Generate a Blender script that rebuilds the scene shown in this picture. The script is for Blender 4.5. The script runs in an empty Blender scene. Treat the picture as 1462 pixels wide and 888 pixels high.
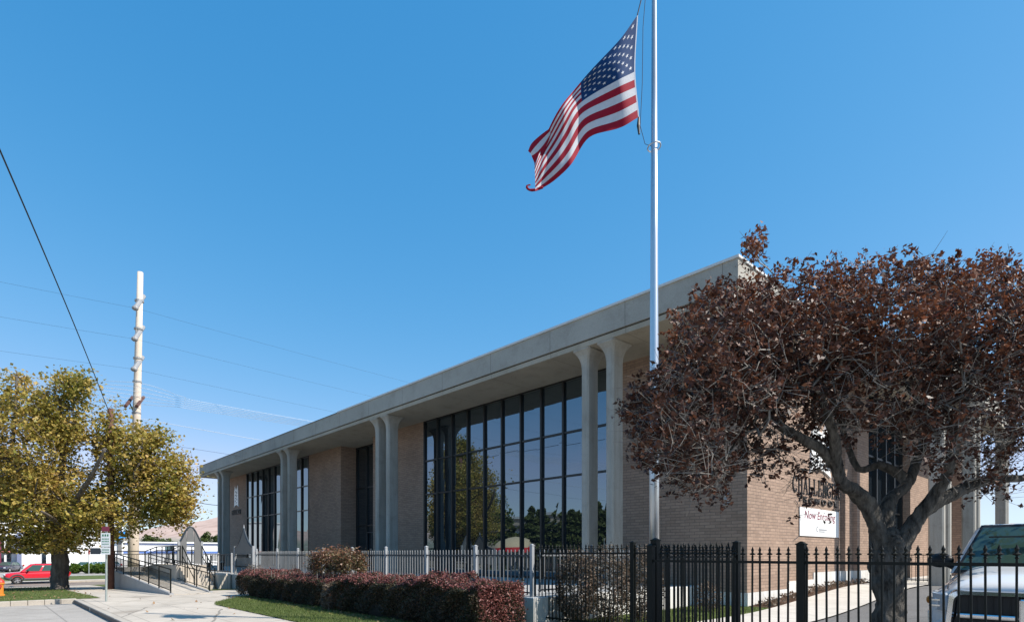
import bpy, bmesh, math, random
import numpy as np
from mathutils import Vector, Matrix, noise as mnoise
random.seed(7)
RNG = np.random.default_rng(11)
S = bpy.context.scene
COL = S.collection
R = math.radians
EYE = 1.6
F, CX, HY = 825.2, 731.0, 790.0
CA, CB = 0.7330, 0.6802          # camera heading against the facade


def P(px, py, Z):
    """a measured sight line at depth Z, as a point of the place"""
    X = (px - CX) / F * Z
    H = (HY - py) / F * Z
    return Vector((X * CB - Z * CA, X * CA + Z * CB, EYE + H))


def sstep(a, b, t):
    t = min(1, max(0, (t - a) / (b - a)))
    return t * t * (3 - 2 * t)


def hgt(x, y):
    z = 0.0
    if x < -26:
        z -= .022 * (min(-x, 68) - 26)
    z += .45 * sstep(14, 24, y) * sstep(-13, -7.5, x)
    return z


# ------------------------------------------------------------------ materials
class NT:
    def __init__(s, name):
        s.m = bpy.data.materials.new(name)
        s.m.use_nodes = True
        s.t = s.m.node_tree
        s.b = s.t.nodes['Principled BSDF']
        s.out = s.t.nodes['Material Output']

    def n(s, typ, **kw):
        nd = s.t.nodes.new(typ)
        for k, v in kw.items():
            if k in nd.inputs:
                nd.inputs[k].default_value = v
            else:
                setattr(nd, k, v)
        return nd

    def l(s, a, b):
        s.t.links.new(a, b)

    def math(s, op, a, b=None, c=None):
        nd = s.t.nodes.new('ShaderNodeMath')
        nd.operation = op
        for i, v in enumerate((a, b, c)):
            if v is None:
                continue
            if isinstance(v, (int, float)):
                nd.inputs[i].default_value = v
            else:
                s.l(v, nd.inputs[i])
        return nd.outputs[0]

    def coord(s):
        return s.n('ShaderNodeTexCoord').outputs['Object']

    def ramp(s, fac, stops):
        nd = s.t.nodes.new('ShaderNodeValToRGB')
        el = nd.color_ramp.elements
        while len(el) < len(stops):
            el.new(.5)
        for e, (p, c) in zip(el, stops):
            e.position = p
            e.color = (*c, 1)
        s.l(fac, nd.inputs[0])
        return nd.outputs[0]

    def mix(s, fac, a, b, mode='MIX'):
        nd = s.t.nodes.new('ShaderNodeMix')
        nd.data_type = 'RGBA'
        nd.blend_type = mode
        for v, i in ((fac, nd.inputs[0]), (a, nd.inputs[6]), (b, nd.inputs[7])):
            if isinstance(v, (int, float)):
                i.default_value = v
            elif isinstance(v, tuple):
                i.default_value = (*v, 1)
            else:
                s.l(v, i)
        return nd.outputs[2]

    def noise(s, vec, scale, detail=4, rough=.55):
        nd = s.n('ShaderNodeTexNoise', Scale=scale, Detail=detail, Roughness=rough)
        s.l(vec, nd.inputs['Vector'])
        return nd.outputs['Fac']

    def bump(s, h, dist, strength=.5):
        nd = s.n('ShaderNodeBump', Strength=strength, Distance=dist)
        s.l(h, nd.inputs['Height'])
        s.l(nd.outputs[0], s.b.inputs['Normal'])


def setp(t, rough=.7, metal=0., spec=.5):
    t.b.inputs['Roughness'].default_value = rough
    t.b.inputs['Metallic'].default_value = metal
    t.b.inputs['Specular IOR Level'].default_value = spec


def plain(name, c, rough=.6, metal=0., var=.12, scale=6, bump=0.0, spec=.5, bscale=None):
    t = NT(name)
    setp(t, rough, metal, spec)
    v = t.coord()
    n = t.noise(v, scale)
    f = t.ramp(n, [(.25, (1 - var,) * 3), (.75, (1 + var * .6,) * 3)])
    t.l(t.mix(1.0, c, f, 'MULTIPLY'), t.b.inputs['Base Color'])
    if bump:
        t.bump(t.noise(v, bscale or scale * 6), bump)
    return t.m


def concrete(name, c, joint=None, wide=.018, streak=False, fleck=.1, crack=0, dark=.45):
    t = NT(name)
    setp(t, .85, 0, .3)
    v = t.coord()
    big = t.ramp(t.noise(v, .45, 5), [(.3, (.84, .83, .82)), (.7, (1.06, 1.05, 1.04))])
    fine = t.ramp(t.noise(v, 38, 3), [(.3, (1 - fleck,) * 3), (.7, (1 + fleck * .6,) * 3)])
    col = t.mix(1., t.mix(1., c, big, 'MULTIPLY'), fine, 'MULTIPLY')
    sep = t.n('ShaderNodeSeparateXYZ')
    t.l(v, sep.inputs[0])
    if streak:
        mp = t.n('ShaderNodeMapping')
        mp.inputs['Scale'].default_value = (3, 3, .25)
        t.l(v, mp.inputs[0])
        st = t.ramp(t.noise(mp.outputs[0], 2.2, 5), [(.33, (.86, .855, .84)), (.6, (1.03, 1.03, 1.03))])
        col = t.mix(1., col, st, 'MULTIPLY')
    st2 = t.ramp(t.noise(v, 1.7, 6, .7), [(.32, (.80, .79, .77)), (.5, (1, 1, 1))])
    col = t.mix(.8, col, st2, 'MULTIPLY')
    if crack:
        dn = t.n('ShaderNodeTexNoise', Scale=1.3, Detail=4.)
        t.l(v, dn.inputs['Vector'])
        wv = t.mix(.12, v, dn.outputs['Color'], 'ADD')
        vo = t.n('ShaderNodeTexVoronoi', Scale=crack)
        vo.feature = 'DISTANCE_TO_EDGE'
        t.l(wv, vo.inputs['Vector'])
        cm = t.math('MULTIPLY', t.math('LESS_THAN', vo.outputs['Distance'], .0045), t.math('GREATER_THAN', t.noise(v, .35, 2), .47))
        col = t.mix(t.math('MULTIPLY', cm, .7), col, tuple(k * .3 for k in c))
        oil = t.ramp(t.noise(v, .55, 3, .4), [(.62, (1, 1, 1)), (.74, (.62, .60, .58))])
        col = t.mix(1., col, oil, 'MULTIPLY')
    if joint:
        jx, jy = joint
        fs = []
        for o, j in ((sep.outputs[0], jx), (sep.outputs[1], jy)):
            if j:
                m = t.math('ABSOLUTE', t.math('SUBTRACT', t.math('FRACT', t.math('DIVIDE', t.math('ADD', o, 500.3), j)), .5))
                fs.append(t.math('LESS_THAN', m, wide / j))
        f = fs[0] if len(fs) == 1 else t.math('MAXIMUM', fs[0], fs[1])
        col = t.mix(t.math('MULTIPLY', f, .75), col, tuple(k * dark for k in c))
    t.l(col, t.b.inputs['Base Color'])
    t.bump(t.noise(v, 55, 4), .004, .6)
    return t.m


def brick(name, c1, c2, mortar, bw=.34, bh=.095):
    t = NT(name)
    setp(t, .85, 0, .25)
    v = t.coord()
    sep = t.n('ShaderNodeSeparateXYZ')
    t.l(v, sep.inputs[0])
    cmb = t.n('ShaderNodeCombineXYZ')
    t.l(t.math('ADD', sep.outputs[0], sep.outputs[1]), cmb.inputs[0])
    t.l(sep.outputs[2], cmb.inputs[1])
    b = t.n('ShaderNodeTexBrick', Scale=1.0)
    b.inputs['Color1'].default_value = (*c1, 1)
    b.inputs['Color2'].default_value = (*c2, 1)
    b.inputs['Mortar'].default_value = (*mortar, 1)
    b.inputs['Brick Width'].default_value = bw
    b.inputs['Row Height'].default_value = bh
    b.inputs['Mortar Size'].default_value = .010
    b.inputs['Mortar Smooth'].default_value = .3
    b.inputs['Bias'].default_value = -.1
    t.l(cmb.outputs[0], b.inputs['Vector'])
    n = t.ramp(t.noise(v, .7, 5), [(.3, (.85, .85, .85)), (.7, (1.06, 1.05, 1.04))])
    n2 = t.ramp(t.noise(v, 9, 5, .7), [(.3, (.86, .86, .87)), (.7, (1.1, 1.09, 1.08))])
    t.l(t.mix(1., t.mix(1., b.outputs['Color'], n, 'MULTIPLY'), n2, 'MULTIPLY'), t.b.inputs['Base Color'])
    t.bump(t.math('SUBTRACT', 1., b.outputs['Fac']), .006, .7)
    return t.m


def leafmat(name, cols, trans=.3, rough=.5, spec=.4, patch=1.2, amount=.5):
    t = NT(name)
    setp(t, rough, 0, spec)
    g = t.n('ShaderNodeNewGeometry')
    v = t.coord()
    n = t.noise(v, patch, 3)
    f = t.math('ADD', t.math('MULTIPLY', g.outputs['Random Per Island'], 1 - amount),
               t.math('MULTIPLY', t.math('MULTIPLY_ADD', n, 2.2, -.6), amount))
    k = len(cols) - 1
    col = t.ramp(f, [(i / k, c) for i, c in enumerate(cols)])
    t.l(col, t.b.inputs['Base Color'])
    if trans:
        tr = t.n('ShaderNodeBsdfTranslucent')
        t.l(col, tr.inputs[0])
        mx = t.n('ShaderNodeMixShader')
        mx.inputs[0].default_value = trans
        t.l(t.b.outputs[0], mx.inputs[1])
        t.l(tr.outputs[0], mx.inputs[2])
        t.l(mx.outputs[0], t.out.inputs[0])
    return t.m


def glass_mirror(name, c=(.012, .016, .020), ior=2.85, rough=.01):
    t = NT(name)
    setp(t, rough, 0, .5)
    t.b.inputs['IOR'].default_value = ior
    t.b.inputs['Base Color'].default_value = (*c, 1)
    t.b.inputs['Specular Tint'].default_value = (.68, .86, 1, 1)
    v = t.coord()
    t.bump(t.noise(v, .5, 2), .012, .12)
    return t.m


def bark(name, c1, c2, sc=9, dist=.03):
    t = NT(name)
    setp(t, .9, 0, .2)
    v = t.coord()
    mp = t.n('ShaderNodeMapping')
    mp.inputs['Scale'].default_value = (1, 1, .28)
    t.l(v, mp.inputs[0])
    n = t.noise(mp.outputs[0], sc, 6, .65)
    t.l(t.ramp(n, [(.3, c1), (.68, c2)]), t.b.inputs['Base Color'])
    t.bump(n, dist, .9)
    return t.m


def grassmat(name):
    t = NT(name)
    setp(t, .9, 0, .15)
    v = t.coord()
    a = t.ramp(t.noise(v, 1.1, 5), [(.3, (.08, .11, .03)), (.55, (.125, .155, .05)), (.75, (.185, .19, .085))])
    b = t.ramp(t.noise(v, 45, 3), [(.3, (.6, .6, .6)), (.7, (1.25, 1.25, 1.25))])
    t.l(t.mix(1., a, b, 'MULTIPLY'), t.b.inputs['Base Color'])
    t.bump(t.noise(v, 60, 3), .03, .8)
    return t.m


def hillmat():
    t = NT('dry_hills')
    setp(t, 1, 0, 0)
    v = t.coord()
    sep = t.n('ShaderNodeSeparateXYZ')
    t.l(v, sep.inputs[0])
    n = t.noise(v, .012, 8, .65)
    n2 = t.noise(v, .05, 6, .7)
    a = t.ramp(n, [(.35, (.42, .30, .25)), (.55, (.52, .39, .33)), (.7, (.45, .34, .29))])
    g = t.ramp(n2, [(.42, (.16, .19, .14)), (.6, (.34, .31, .27))])
    low = t.math('ADD', t.math('DIVIDE', sep.outputs[2], -95.), t.math('MULTIPLY_ADD', n2, 1.0, .55))
    low = t.ramp(low, [(.35, (0, 0, 0)), (.6, (1, 1, 1))])
    t.l(t.mix(low, a, g), t.b.inputs['Base Color'])
    return t.m


M = {}
M['brick'] = brick('brown_brick', (.385, .272, .205), (.30, .210, .157), (.22, .166, .13))
M['conc'] = concrete('precast_concrete', (.40, .382, .34), streak=True)
M['fascia'] = concrete('fascia_concrete', (.405, .388, .345), joint=(3.05, None), wide=.014, dark=.45)
M['soffit'] = concrete('soffit_concrete', (.42, .375, .30), joint=(3.05, None), wide=.012)
M['coping'] = plain('coping_metal', (.62, .62, .60), .5, 0, .06)
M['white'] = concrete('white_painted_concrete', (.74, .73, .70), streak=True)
M['walk'] = concrete('sidewalk_concrete', (.53, .475, .405), joint=(1.5, 1.4), wide=.012, crack=.22)
M['walk2'] = concrete('drive_walk_concrete', (.60, .56, .50), joint=(None, 2.4), wide=.014)
M['kerb'] = concrete('kerb_concrete', (.47, .425, .365), joint=(3.0, None), wide=.01)
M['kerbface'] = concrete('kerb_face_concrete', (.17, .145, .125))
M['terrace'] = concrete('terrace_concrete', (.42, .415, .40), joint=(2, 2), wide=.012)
M['road'] = concrete('worn_street_concrete', (.40, .37, .335), joint=(4.6, 4.0), wide=.02, fleck=.22, dark=.5, crack=.35)
M['asphalt'] = concrete('asphalt', (.17, .165, .16), fleck=.3, crack=.4)
M['asphalt2'] = concrete('brown_asphalt', (.27, .215, .175), fleck=.25, crack=.2)
M['mull'] = plain('black_mullion', (.012, .013, .013), .4, 0, .1)
M['glass'] = glass_mirror('tinted_window_glass')
M['iron'] = plain('black_painted_iron', (.006, .008, .007), .5, 0, .2, 20, spec=.22)
M['grey_metal'] = plain('grey_painted_metal', (.38, .39, .40), .45, .2, .08)
M['grey_picket'] = plain('grey_picket_paint', (.20, .205, .21), .45, .2, .08)
M['grey_dark'] = plain('dark_grey_metal', (.035, .045, .055), .45, .1, .1)
M['panel_grey'] = plain('grey_steel_panel', (.36, .355, .35), .6, 0, .1, 3)
M['gate_grey'] = plain('gate_grey_panel', (.15, .15, .149), .6, 0, .1, 3)
M['alu'] = plain('brushed_aluminium', (.60, .62, .64), .33, .85, .05, 3)
M['rope'] = plain('dark_rope', (.03, .04, .06), .8)
M['soil'] = plain('bark_mulch', (.10, .06, .04), .95, 0, .5, 14, .04, .1)
M['grass'] = grassmat('lawn_turf')
M['blade'] = leafmat('grass_blades', [(.085, .125, .03), (.135, .18, .05), (.22, .235, .10)], .3, .6, .3)
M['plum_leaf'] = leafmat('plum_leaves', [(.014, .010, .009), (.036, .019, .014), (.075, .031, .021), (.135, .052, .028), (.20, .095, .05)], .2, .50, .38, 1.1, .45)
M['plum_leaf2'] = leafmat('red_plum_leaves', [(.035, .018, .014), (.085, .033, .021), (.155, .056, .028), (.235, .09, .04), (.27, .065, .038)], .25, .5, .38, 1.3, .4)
M['plum_bark'] = bark('plum_bark', (.012, .011, .010), (.165, .15, .13), 15, .06)
M['twig'] = bark('grey_twigs', (.12, .108, .097), (.33, .305, .272), 12, .01)
M['maple_leaf'] = leafmat('maple_leaves', [(.09, .13, .022), (.225, .215, .04), (.42, .32, .07), (.54, .37, .12), (.42, .22, .07)], .35, .5, .35, .45, .55)
M['maple_bark'] = bark('maple_bark', (.05, .042, .036), (.19, .165, .14), 7, .05)
M['barberry_new'] = leafmat('barberry_new_growth', [(.10, .035, .033), (.205, .068, .062), (.31, .125, .11), (.23, .095, .065)], .25, .5, .4, 1.4, .35)
M['barberry'] = leafmat('barberry_leaves', [(.026, .034, .017), (.046, .046, .023), (.07, .048, .030), (.115, .056, .042)], .2, .55, .3, 1.4, .35)
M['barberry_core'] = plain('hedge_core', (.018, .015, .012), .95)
M['dry_leaf'] = leafmat('dry_shrub_leaves', [(.07, .055, .035), (.15, .115, .075), (.22, .15, .11), (.26, .20, .16)], .3, .5, .4)
M['dry_leaf2'] = leafmat('thin_shrub_leaves', [(.035, .03, .02), (.09, .07, .045), (.17, .12, .09), (.26, .17, .14)], .3, .5, .4)
M['photinia'] = leafmat('clipped_bush_leaves', [(.05, .06, .02), (.13, .10, .045), (.24, .11, .065), (.32, .13, .10)], .25, .45, .4)
M['bush'] = leafmat('green_bush_leaves', [(.05, .10, .014), (.10, .17, .022), (.16, .22, .035)], .3, .5, .3)
M['conifer'] = leafmat('conifer_needles', [(.05, .065, .02), (.10, .12, .035), (.17, .165, .055)], .1, .6, .2, .6)
M['fartree'] = leafmat('far_tree_leaves', [(.05, .075, .02), (.085, .115, .032), (.13, .15, .05)], .2, .6, .2, .2)
M['fallen'] = leafmat('fallen_leaves', [(.20, .10, .05), (.30, .19, .10), (.16, .07, .035)], .1, .6, .3)
M['white_sign'] = plain('white_sign_face', (.82, .82, .80), .4, 0, .03)
M['white_paint'] = plain('white_building_paint', (.80, .80, .79), .6, 0, .04)
M['blue_paint'] = plain('blue_paint', (.09, .17, .45), .5, 0, .05)
M['skyblue'] = plain('light_blue_sign', (.04, .30, .72), .4, 0, .03)
M['red_paint'] = plain('red_paint', (.60, .03, .03), .45, 0, .05)
M['black'] = plain('black_plastic', (.01, .01, .011), .5, 0, .1)
M['letter'] = plain('dark_bronze_letters', (.018, .018, .019), .5, .3, .1)
M['green_ink'] = plain('green_sign_ink', (.03, .22, .10), .5)
M['maroon'] = plain('maroon_ink', (.22, .03, .06), .5)
M['grey_ink'] = plain('grey_ink', (.35, .36, .38), .5)
M['galv'] = plain('galvanised_steel', (.42, .47, .45), .5, .5, .12, 8)
M['polewood'] = plain('pale_weathered_pole', (.66, .56, .46), .8, 0, .12, 1.5, .01)
M['brownpole'] = plain('creosoted_wood', (.11, .05, .035), .85, 0, .3, 4, .01)
M['insul'] = plain('grey_insulator', (.30, .30, .30), .4)
M['wire'] = plain('black_cable', (.012, .014, .016), .6)
M['wire_light'] = plain('bare_conductor', (.62, .64, .66), .4, .3)
M['hyd'] = plain('orange_hydrant_paint', (.62, .22, .03), .45, 0, .1)
M['hydred'] = plain('red_hydrant_paint', (.5, .04, .03), .45, 0, .1)
M['tyre'] = plain('tyre_rubber', (.012, .012, .012), .85)
M['rim'] = plain('alloy_rim', (.55, .56, .58), .3, .8, .05)
M['chrome'] = plain('chrome', (.75, .77, .80), .12, 1., .02)
M['lens'] = plain('headlight_lens', (.62, .66, .70), .08, .2, .03)
M['carglass'] = glass_mirror('car_glass', (.045, .085, .068), 1.6, .02)
M['redlamp'] = plain('tail_lamp_red', (.45, .01, .01), .2)
M['faded_red'] = plain('faded_red_paint', (.62, .22, .18), .6)
M['slate'] = plain('slate_blue_paint', (.16, .19, .30), .6)
M['tan'] = plain('tan_wall', (.52, .42, .32), .8, 0, .06, 1)
M['beige'] = plain('beige_canvas', (.62, .48, .30), .7, 0, .05)
M['hill'] = hillmat()
M['earth'] = plain('dry_earth', (.30, .26, .20), .95, 0, .25, .15)
M['flag_red'] = M['flag_white'] = M['flag_blue'] = None


def carpaint(name, c, metal=0.):
    t = NT(name)
    setp(t, .32, metal, .5)
    t.b.inputs['Base Color'].default_value = (*c, 1)
    t.b.inputs['Coat Weight'].default_value = .8
    t.b.inputs['Coat Roughness'].default_value = .06
    return t.m


M['car_white'] = carpaint('white_car_paint', (.78, .79, .80))
M['car_red'] = carpaint('red_car_paint', (.62, .012, .03))
M['car_silver'] = carpaint('silver_car_paint', (.42, .46, .52), .4)
M['car_dark'] = carpaint('dark_car_paint', (.02, .025, .05))
M['clad'] = plain('grey_plastic_cladding', (.07, .075, .08), .6)


def cloth(name, c, tr=.35):
    t = NT(name)
    setp(t, .75, 0, .2)
    v = t.coord()
    n = t.ramp(t.noise(v, 7, 3), [(.3, (.93,) * 3), (.7, (1.03,) * 3)])
    col = t.mix(1., c, n, 'MULTIPLY')
    t.l(col, t.b.inputs['Base Color'])
    tl = t.n('ShaderNodeBsdfTranslucent')
    t.l(col, tl.inputs[0])
    mx = t.n('ShaderNodeMixShader')
    mx.inputs[0].default_value = tr
    t.l(t.b.outputs[0], mx.inputs[1])
    t.l(tl.outputs[0], mx.inputs[2])
    t.l(mx.outputs[0], t.out.inputs[0])
    return t.m


M['flag_red'] = cloth('flag_red_nylon', (.30, .010, .028), .25)
M['flag_white'] = cloth('flag_white_nylon', (.56, .57, .60), .3)
M['flag_blue'] = cloth('flag_blue_nylon', (.006, .038, .125), .12)
M['star'] = cloth('flag_star_embroidery', (.62, .63, .66), .1)


# ------------------------------------------------------------------ mesh kit
OFF = {}


def tag(o, label=None, cat=None, group=None, kind=None):
    if label: o['label'] = label
    if cat: o['category'] = cat
    if group: o['group'] = group
    if kind: o['kind'] = kind
    return o


def thing(name, loc, label, cat, group=None):
    o = bpy.data.objects.new(name, None)
    o.empty_display_size = .2
    o.location = loc
    COL.objects.link(o)
    OFF[o] = Vector(loc)
    return tag(o, label, cat, group)


def put(name, me, parent=None, world=True):
    o = bpy.data.objects.new(name, me)
    COL.objects.link(o)
    OFF[o] = Vector((0, 0, 0))
    if parent is not None:
        o.parent = parent
        OFF[o] = OFF[parent].copy()
        if world and OFF[parent].length > 0:
            me.transform(Matrix.Translation(-OFF[parent]))
    return o


def dup(src, loc=None, rotz=None, parent=None, label=None, group=None):
    c = src.copy()
    COL.objects.link(c)
    if parent is not None:
        c.parent = parent
    if loc is not None: c.location = loc
    if rotz is not None: c.rotation_euler = (0, 0, rotz)
    if label: c['label'] = label
    if group: c['group'] = group
    for ch in src.children:
        dup(ch, parent=c)
    return c


class MB:
    def __init__(s):
        s.v, s.f, s.m = [], [], []

    def quad(s, a, b, c, d, m=0):
        i = len(s.v)
        s.v += [tuple(a), tuple(b), tuple(c), tuple(d)]
        s.f.append((i, i + 1, i + 2, i + 3))
        s.m.append(m)
        return s

    def poly(s, pts, m=0):
        i = len(s.v)
        s.v += [tuple(p) for p in pts]
        s.f.append(tuple(range(i, i + len(pts))))
        s.m.append(m)
        return s

    def box(s, x0, x1, y0, y1, z0, z1, m=0):
        if x0 > x1: x0, x1 = x1, x0
        if y0 > y1: y0, y1 = y1, y0
        i = len(s.v)
        s.v += [(x0, y0, z0), (x1, y0, z0), (x1, y1, z0), (x0, y1, z0), (x0, y0, z1), (x1, y0, z1), (x1, y1, z1), (x0, y1, z1)]
        for q in ((0, 3, 2, 1), (4, 5, 6, 7), (0, 1, 5, 4), (1, 2, 6, 5), (2, 3, 7, 6), (3, 0, 4, 7)):
            s.f.append(tuple(i + k for k in q))
            s.m.append(m)
        return s

    def hull(s, bot, top, m=0):
        """two matching rings joined and capped"""
        i = len(s.v)
        n = len(bot)
        s.v += [tuple(p) for p in bot] + [tuple(p) for p in top]
        s.f.append(tuple(i + k for k in reversed(range(n))))
        s.f.append(tuple(i + n + k for k in range(n)))
        s.m += [m, m]
        for k in range(n):
            k2 = (k + 1) % n
            s.f.append((i + k, i + k2, i + n + k2, i + n + k))
            s.m.append(m)
        return s

    def loft(s, rings, m=0, cap=True, closed=True):
        i = len(s.v)
        n = len(rings[0])
        for r in rings:
            s.v += [tuple(p) for p in r]
        for a in range(len(rings) - 1):
            for k in range(n if closed else n - 1):
                k2 = (k + 1) % n
                s.f.append((i + a * n + k, i + a * n + k2, i + (a + 1) * n + k2, i + (a + 1) * n + k))
                s.m.append(m)
        if cap:
            s.f.append(tuple(i + k for k in reversed(range(n))))
            s.f.append(tuple(i + (len(rings) - 1) * n + k for k in range(n)))
            s.m += [m, m]
        return s

    def tube(s, pts, rad, n=8, m=0, cap=True, squash=None):
        pts = [Vector(p) for p in pts]
        if isinstance(rad, (int, float)): rad = [rad] * len(pts)
        rings = []
        t0 = (pts[1] - pts[0]).normalized()
        ref = Vector((0, 0, 1)) if abs(t0.z) < .9 else Vector((1, 0, 0))
        u = t0.cross(ref).normalized()
        for i, p in enumerate(pts):
            a = pts[max(0, i - 1)]
            b = pts[min(len(pts) - 1, i + 1)]
            t = (b - a).normalized()
            u = (u - t * u.dot(t)).normalized()
            w = t.cross(u)
            rings.append([p + (u * math.cos(2 * math.pi * k / n) + w * math.sin(2 * math.pi * k / n)) * rad[i] for k in range(n)])
        return s.loft(rings, m, cap)

    def lathe(s, c, prof, n=10, m=0):
        c = Vector(c)
        rings = [[c + Vector((r * math.cos(2 * math.pi * k / n), r * math.sin(2 * math.pi * k / n), z)) for k in range(n)] for r, z in prof]
        return s.loft(rings, m, True)

    def ell(s, c, r, n=12, k=8, m=0):
        prof = [(math.sin(math.pi * (j + .02) / (k + .04)), -math.cos(math.pi * (j + .02) / (k + .04))) for j in range(k + 1)]
        rings = [[(c[0] + a * r[0] * math.cos(2 * math.pi * q / n), c[1] + a * r[1] * math.sin(2 * math.pi * q / n), c[2] + b * r[2]) for q in range(n)] for a, b in prof]
        return s.loft(rings, m, True)

    def build(s, name, mats, parent=None, smooth=False, world=True, bevel=0):
        me = bpy.data.meshes.new(name)
        me.from_pydata(s.v, [], s.f)
        if not isinstance(mats, (list, tuple)): mats = [mats]
        for k in mats: me.materials.append(k)
        me.polygons.foreach_set('material_index', s.m)
        if smooth:
            me.polygons.foreach_set('use_smooth', [True] * len(me.polygons))
        me.update()
        if smooth == 'auto':
            me.set_sharp_from_angle(angle=R(38))
        o = put(name, me, parent, world)
        if bevel:
            b = o.modifiers.new('bevel', 'BEVEL')
            b.width = bevel
            b.segments = 2
            b.limit_method = 'ANGLE'
        return o


def struct(o):
    o['kind'] = 'structure'
    return o


def drape(name, polyfn, x0, x1, y0, y1, dz, m, step=1.0, thick=0.0):
    """sheet over the terrain; polyfn(x,y)->(x,y) may bend the edge"""
    nx = max(1, int(round((x1 - x0) / step)))
    ny = max(1, int(round((y1 - y0) / step)))
    mb = MB()
    for j in range(ny + 1):
        for i in range(nx + 1):
            x = x0 + (x1 - x0) * i / nx
            y = y0 + (y1 - y0) * j / ny
            if polyfn: x, y = polyfn(x, y)
            mb.v.append((x, y, hgt(x, y) + dz))
    for j in range(ny):
        for i in range(nx):
            a = j * (nx + 1) + i
            mb.f.append((a, a + 1, a + nx + 2, a + nx + 1))
            mb.m.append(0)
    return struct(mb.build(name, m))


def quads_mesh(name, V, mat, nper=4):
    n = len(V) // nper
    me = bpy.data.meshes.new(name)
    me.vertices.add(len(V))
    me.vertices.foreach_set('co', V.astype(np.float32).ravel())
    me.loops.add(len(V))
    me.loops.foreach_set('vertex_index', np.arange(len(V), dtype=np.int32))
    me.polygons.add(n)
    me.polygons.foreach_set('loop_start', np.arange(0, len(V), nper, dtype=np.int32))
    me.polygons.foreach_set('loop_total', np.full(n, nper, np.int32))
    me.update(calc_edges=True)
    me.materials.append(mat)
    return me


def unit(a):
    return a / np.maximum(1e-9, np.linalg.norm(a, axis=1, keepdims=True))


def leaves(C, L, W, rng, up=.3, droop=-.2, var=.5):
    """diamond leaf faces with a crease at centres C"""
    n = len(C)
    a = rng.normal(size=(n, 3))
    a[:, 2] = a[:, 2] * .7 + droop
    a = unit(a)
    nr = rng.normal(size=(n, 3))
    nr[:, 2] += up * 2
    b = unit(np.cross(a, nr))
    k = np.cross(a, b)
    s = (1 + var * rng.uniform(-1, 1, (n, 1)))
    L_, W_ = L * s / 2, W * s / 2
    lift = k * W_ * .35
    V = np.stack([C - a * L_, C + b * W_ - a * L_ * .15 + lift, C + a * L_, C - b * W_ - a * L_ * .15 + lift], 1)
    return V.reshape(-1, 3)


def in_ell(rng, n, shell=.0):
    d = unit(rng.normal(size=(n, 3)))
    r = rng.uniform(shell ** 3, 1, (n, 1)) ** (1 / 3)
    return d * r


def catmull(pts, k=5):
    pts = [Vector(p) for p in pts]
    out = []
    for i in range(len(pts) - 1):
        p0, p1, p2, p3 = pts[max(0, i - 1)], pts[i], pts[i + 1], pts[min(len(pts) - 1, i + 2)]
        for j in range(k):
            t = j / k
            out.append(.5 * ((2 * p1) + (p2 - p0) * t + (2 * p0 - 5 * p1 + 4 * p2 - p3) * t * t + (3 * p1 - p0 - 3 * p2 + p3) * t ** 3))
    out.append(pts[-1])
    return out


def grow(limbs, targets, step, rng, r_tip, wig=.12, power=2.4):
    """nearest-node growth; limbs = list of (points, r0, r1). returns nodes, parents, radii"""
    N, par, rad = [], [], []
    for pts, r0, r1 in limbs:
        base = -1
        for i, p in enumerate(pts):
            if i == 0 and N:
                d = np.linalg.norm(np.array(N) - np.array(p), axis=1)
                base = int(d.argmin())
            N.append(np.array(p))
            par.append(base)
            rad.append(r0 + (r1 - r0) * i / (len(pts) - 1))
            base = len(N) - 1
    nl = len(N)
    A = np.zeros((nl + len(targets) * 40, 3))
    A[:nl] = N
    cnt = nl
    par = par + [0] * (len(A) - nl)
    T = np.array(targets)
    d0 = np.min(np.linalg.norm(T[:, None, :] - A[None, :nl], axis=2), axis=1)
    tips = []
    for ti in np.argsort(d0):
        t = T[ti]
        d = np.linalg.norm(A[:cnt] - t, axis=1)
        k = int(d.argmin())
        dk = d[k]
        n = min(38, max(1, int(dk / step)))
        p = A[k]
        dirv = t - p
        for j in range(1, n + 1):
            q = p + dirv * j / n
            if j < n: q = q + rng.normal(size=3) * wig * step * 2 * math.sin(math.pi * j / n) + np.array([0, 0, .1 * dk]) * math.sin(math.pi * j / n)
            A[cnt] = q
            par[cnt] = k
            k = cnt
            cnt += 1
        tips.append(k)
    A = A[:cnt]
    par = par[:cnt]
    acc = np.zeros(cnt)
    par = par[:cnt]
    for t in tips: acc[t] += r_tip ** power
    for i in range(cnt - 1, -1, -1):
        if acc[i] == 0: acc[i] = r_tip ** power
        if par[i] >= 0: acc[par[i]] += acc[i]
    rr = acc ** (1 / power)
    for i in range(nl): rr[i] = rad[i]
    for i in range(nl, cnt):
        if par[i] >= 0: rr[i] = min(rr[i], rr[par[i]] * .8) if par[i] < nl else min(rr[i], rr[par[i]])
    return A, par, rr, nl, tips


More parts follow.
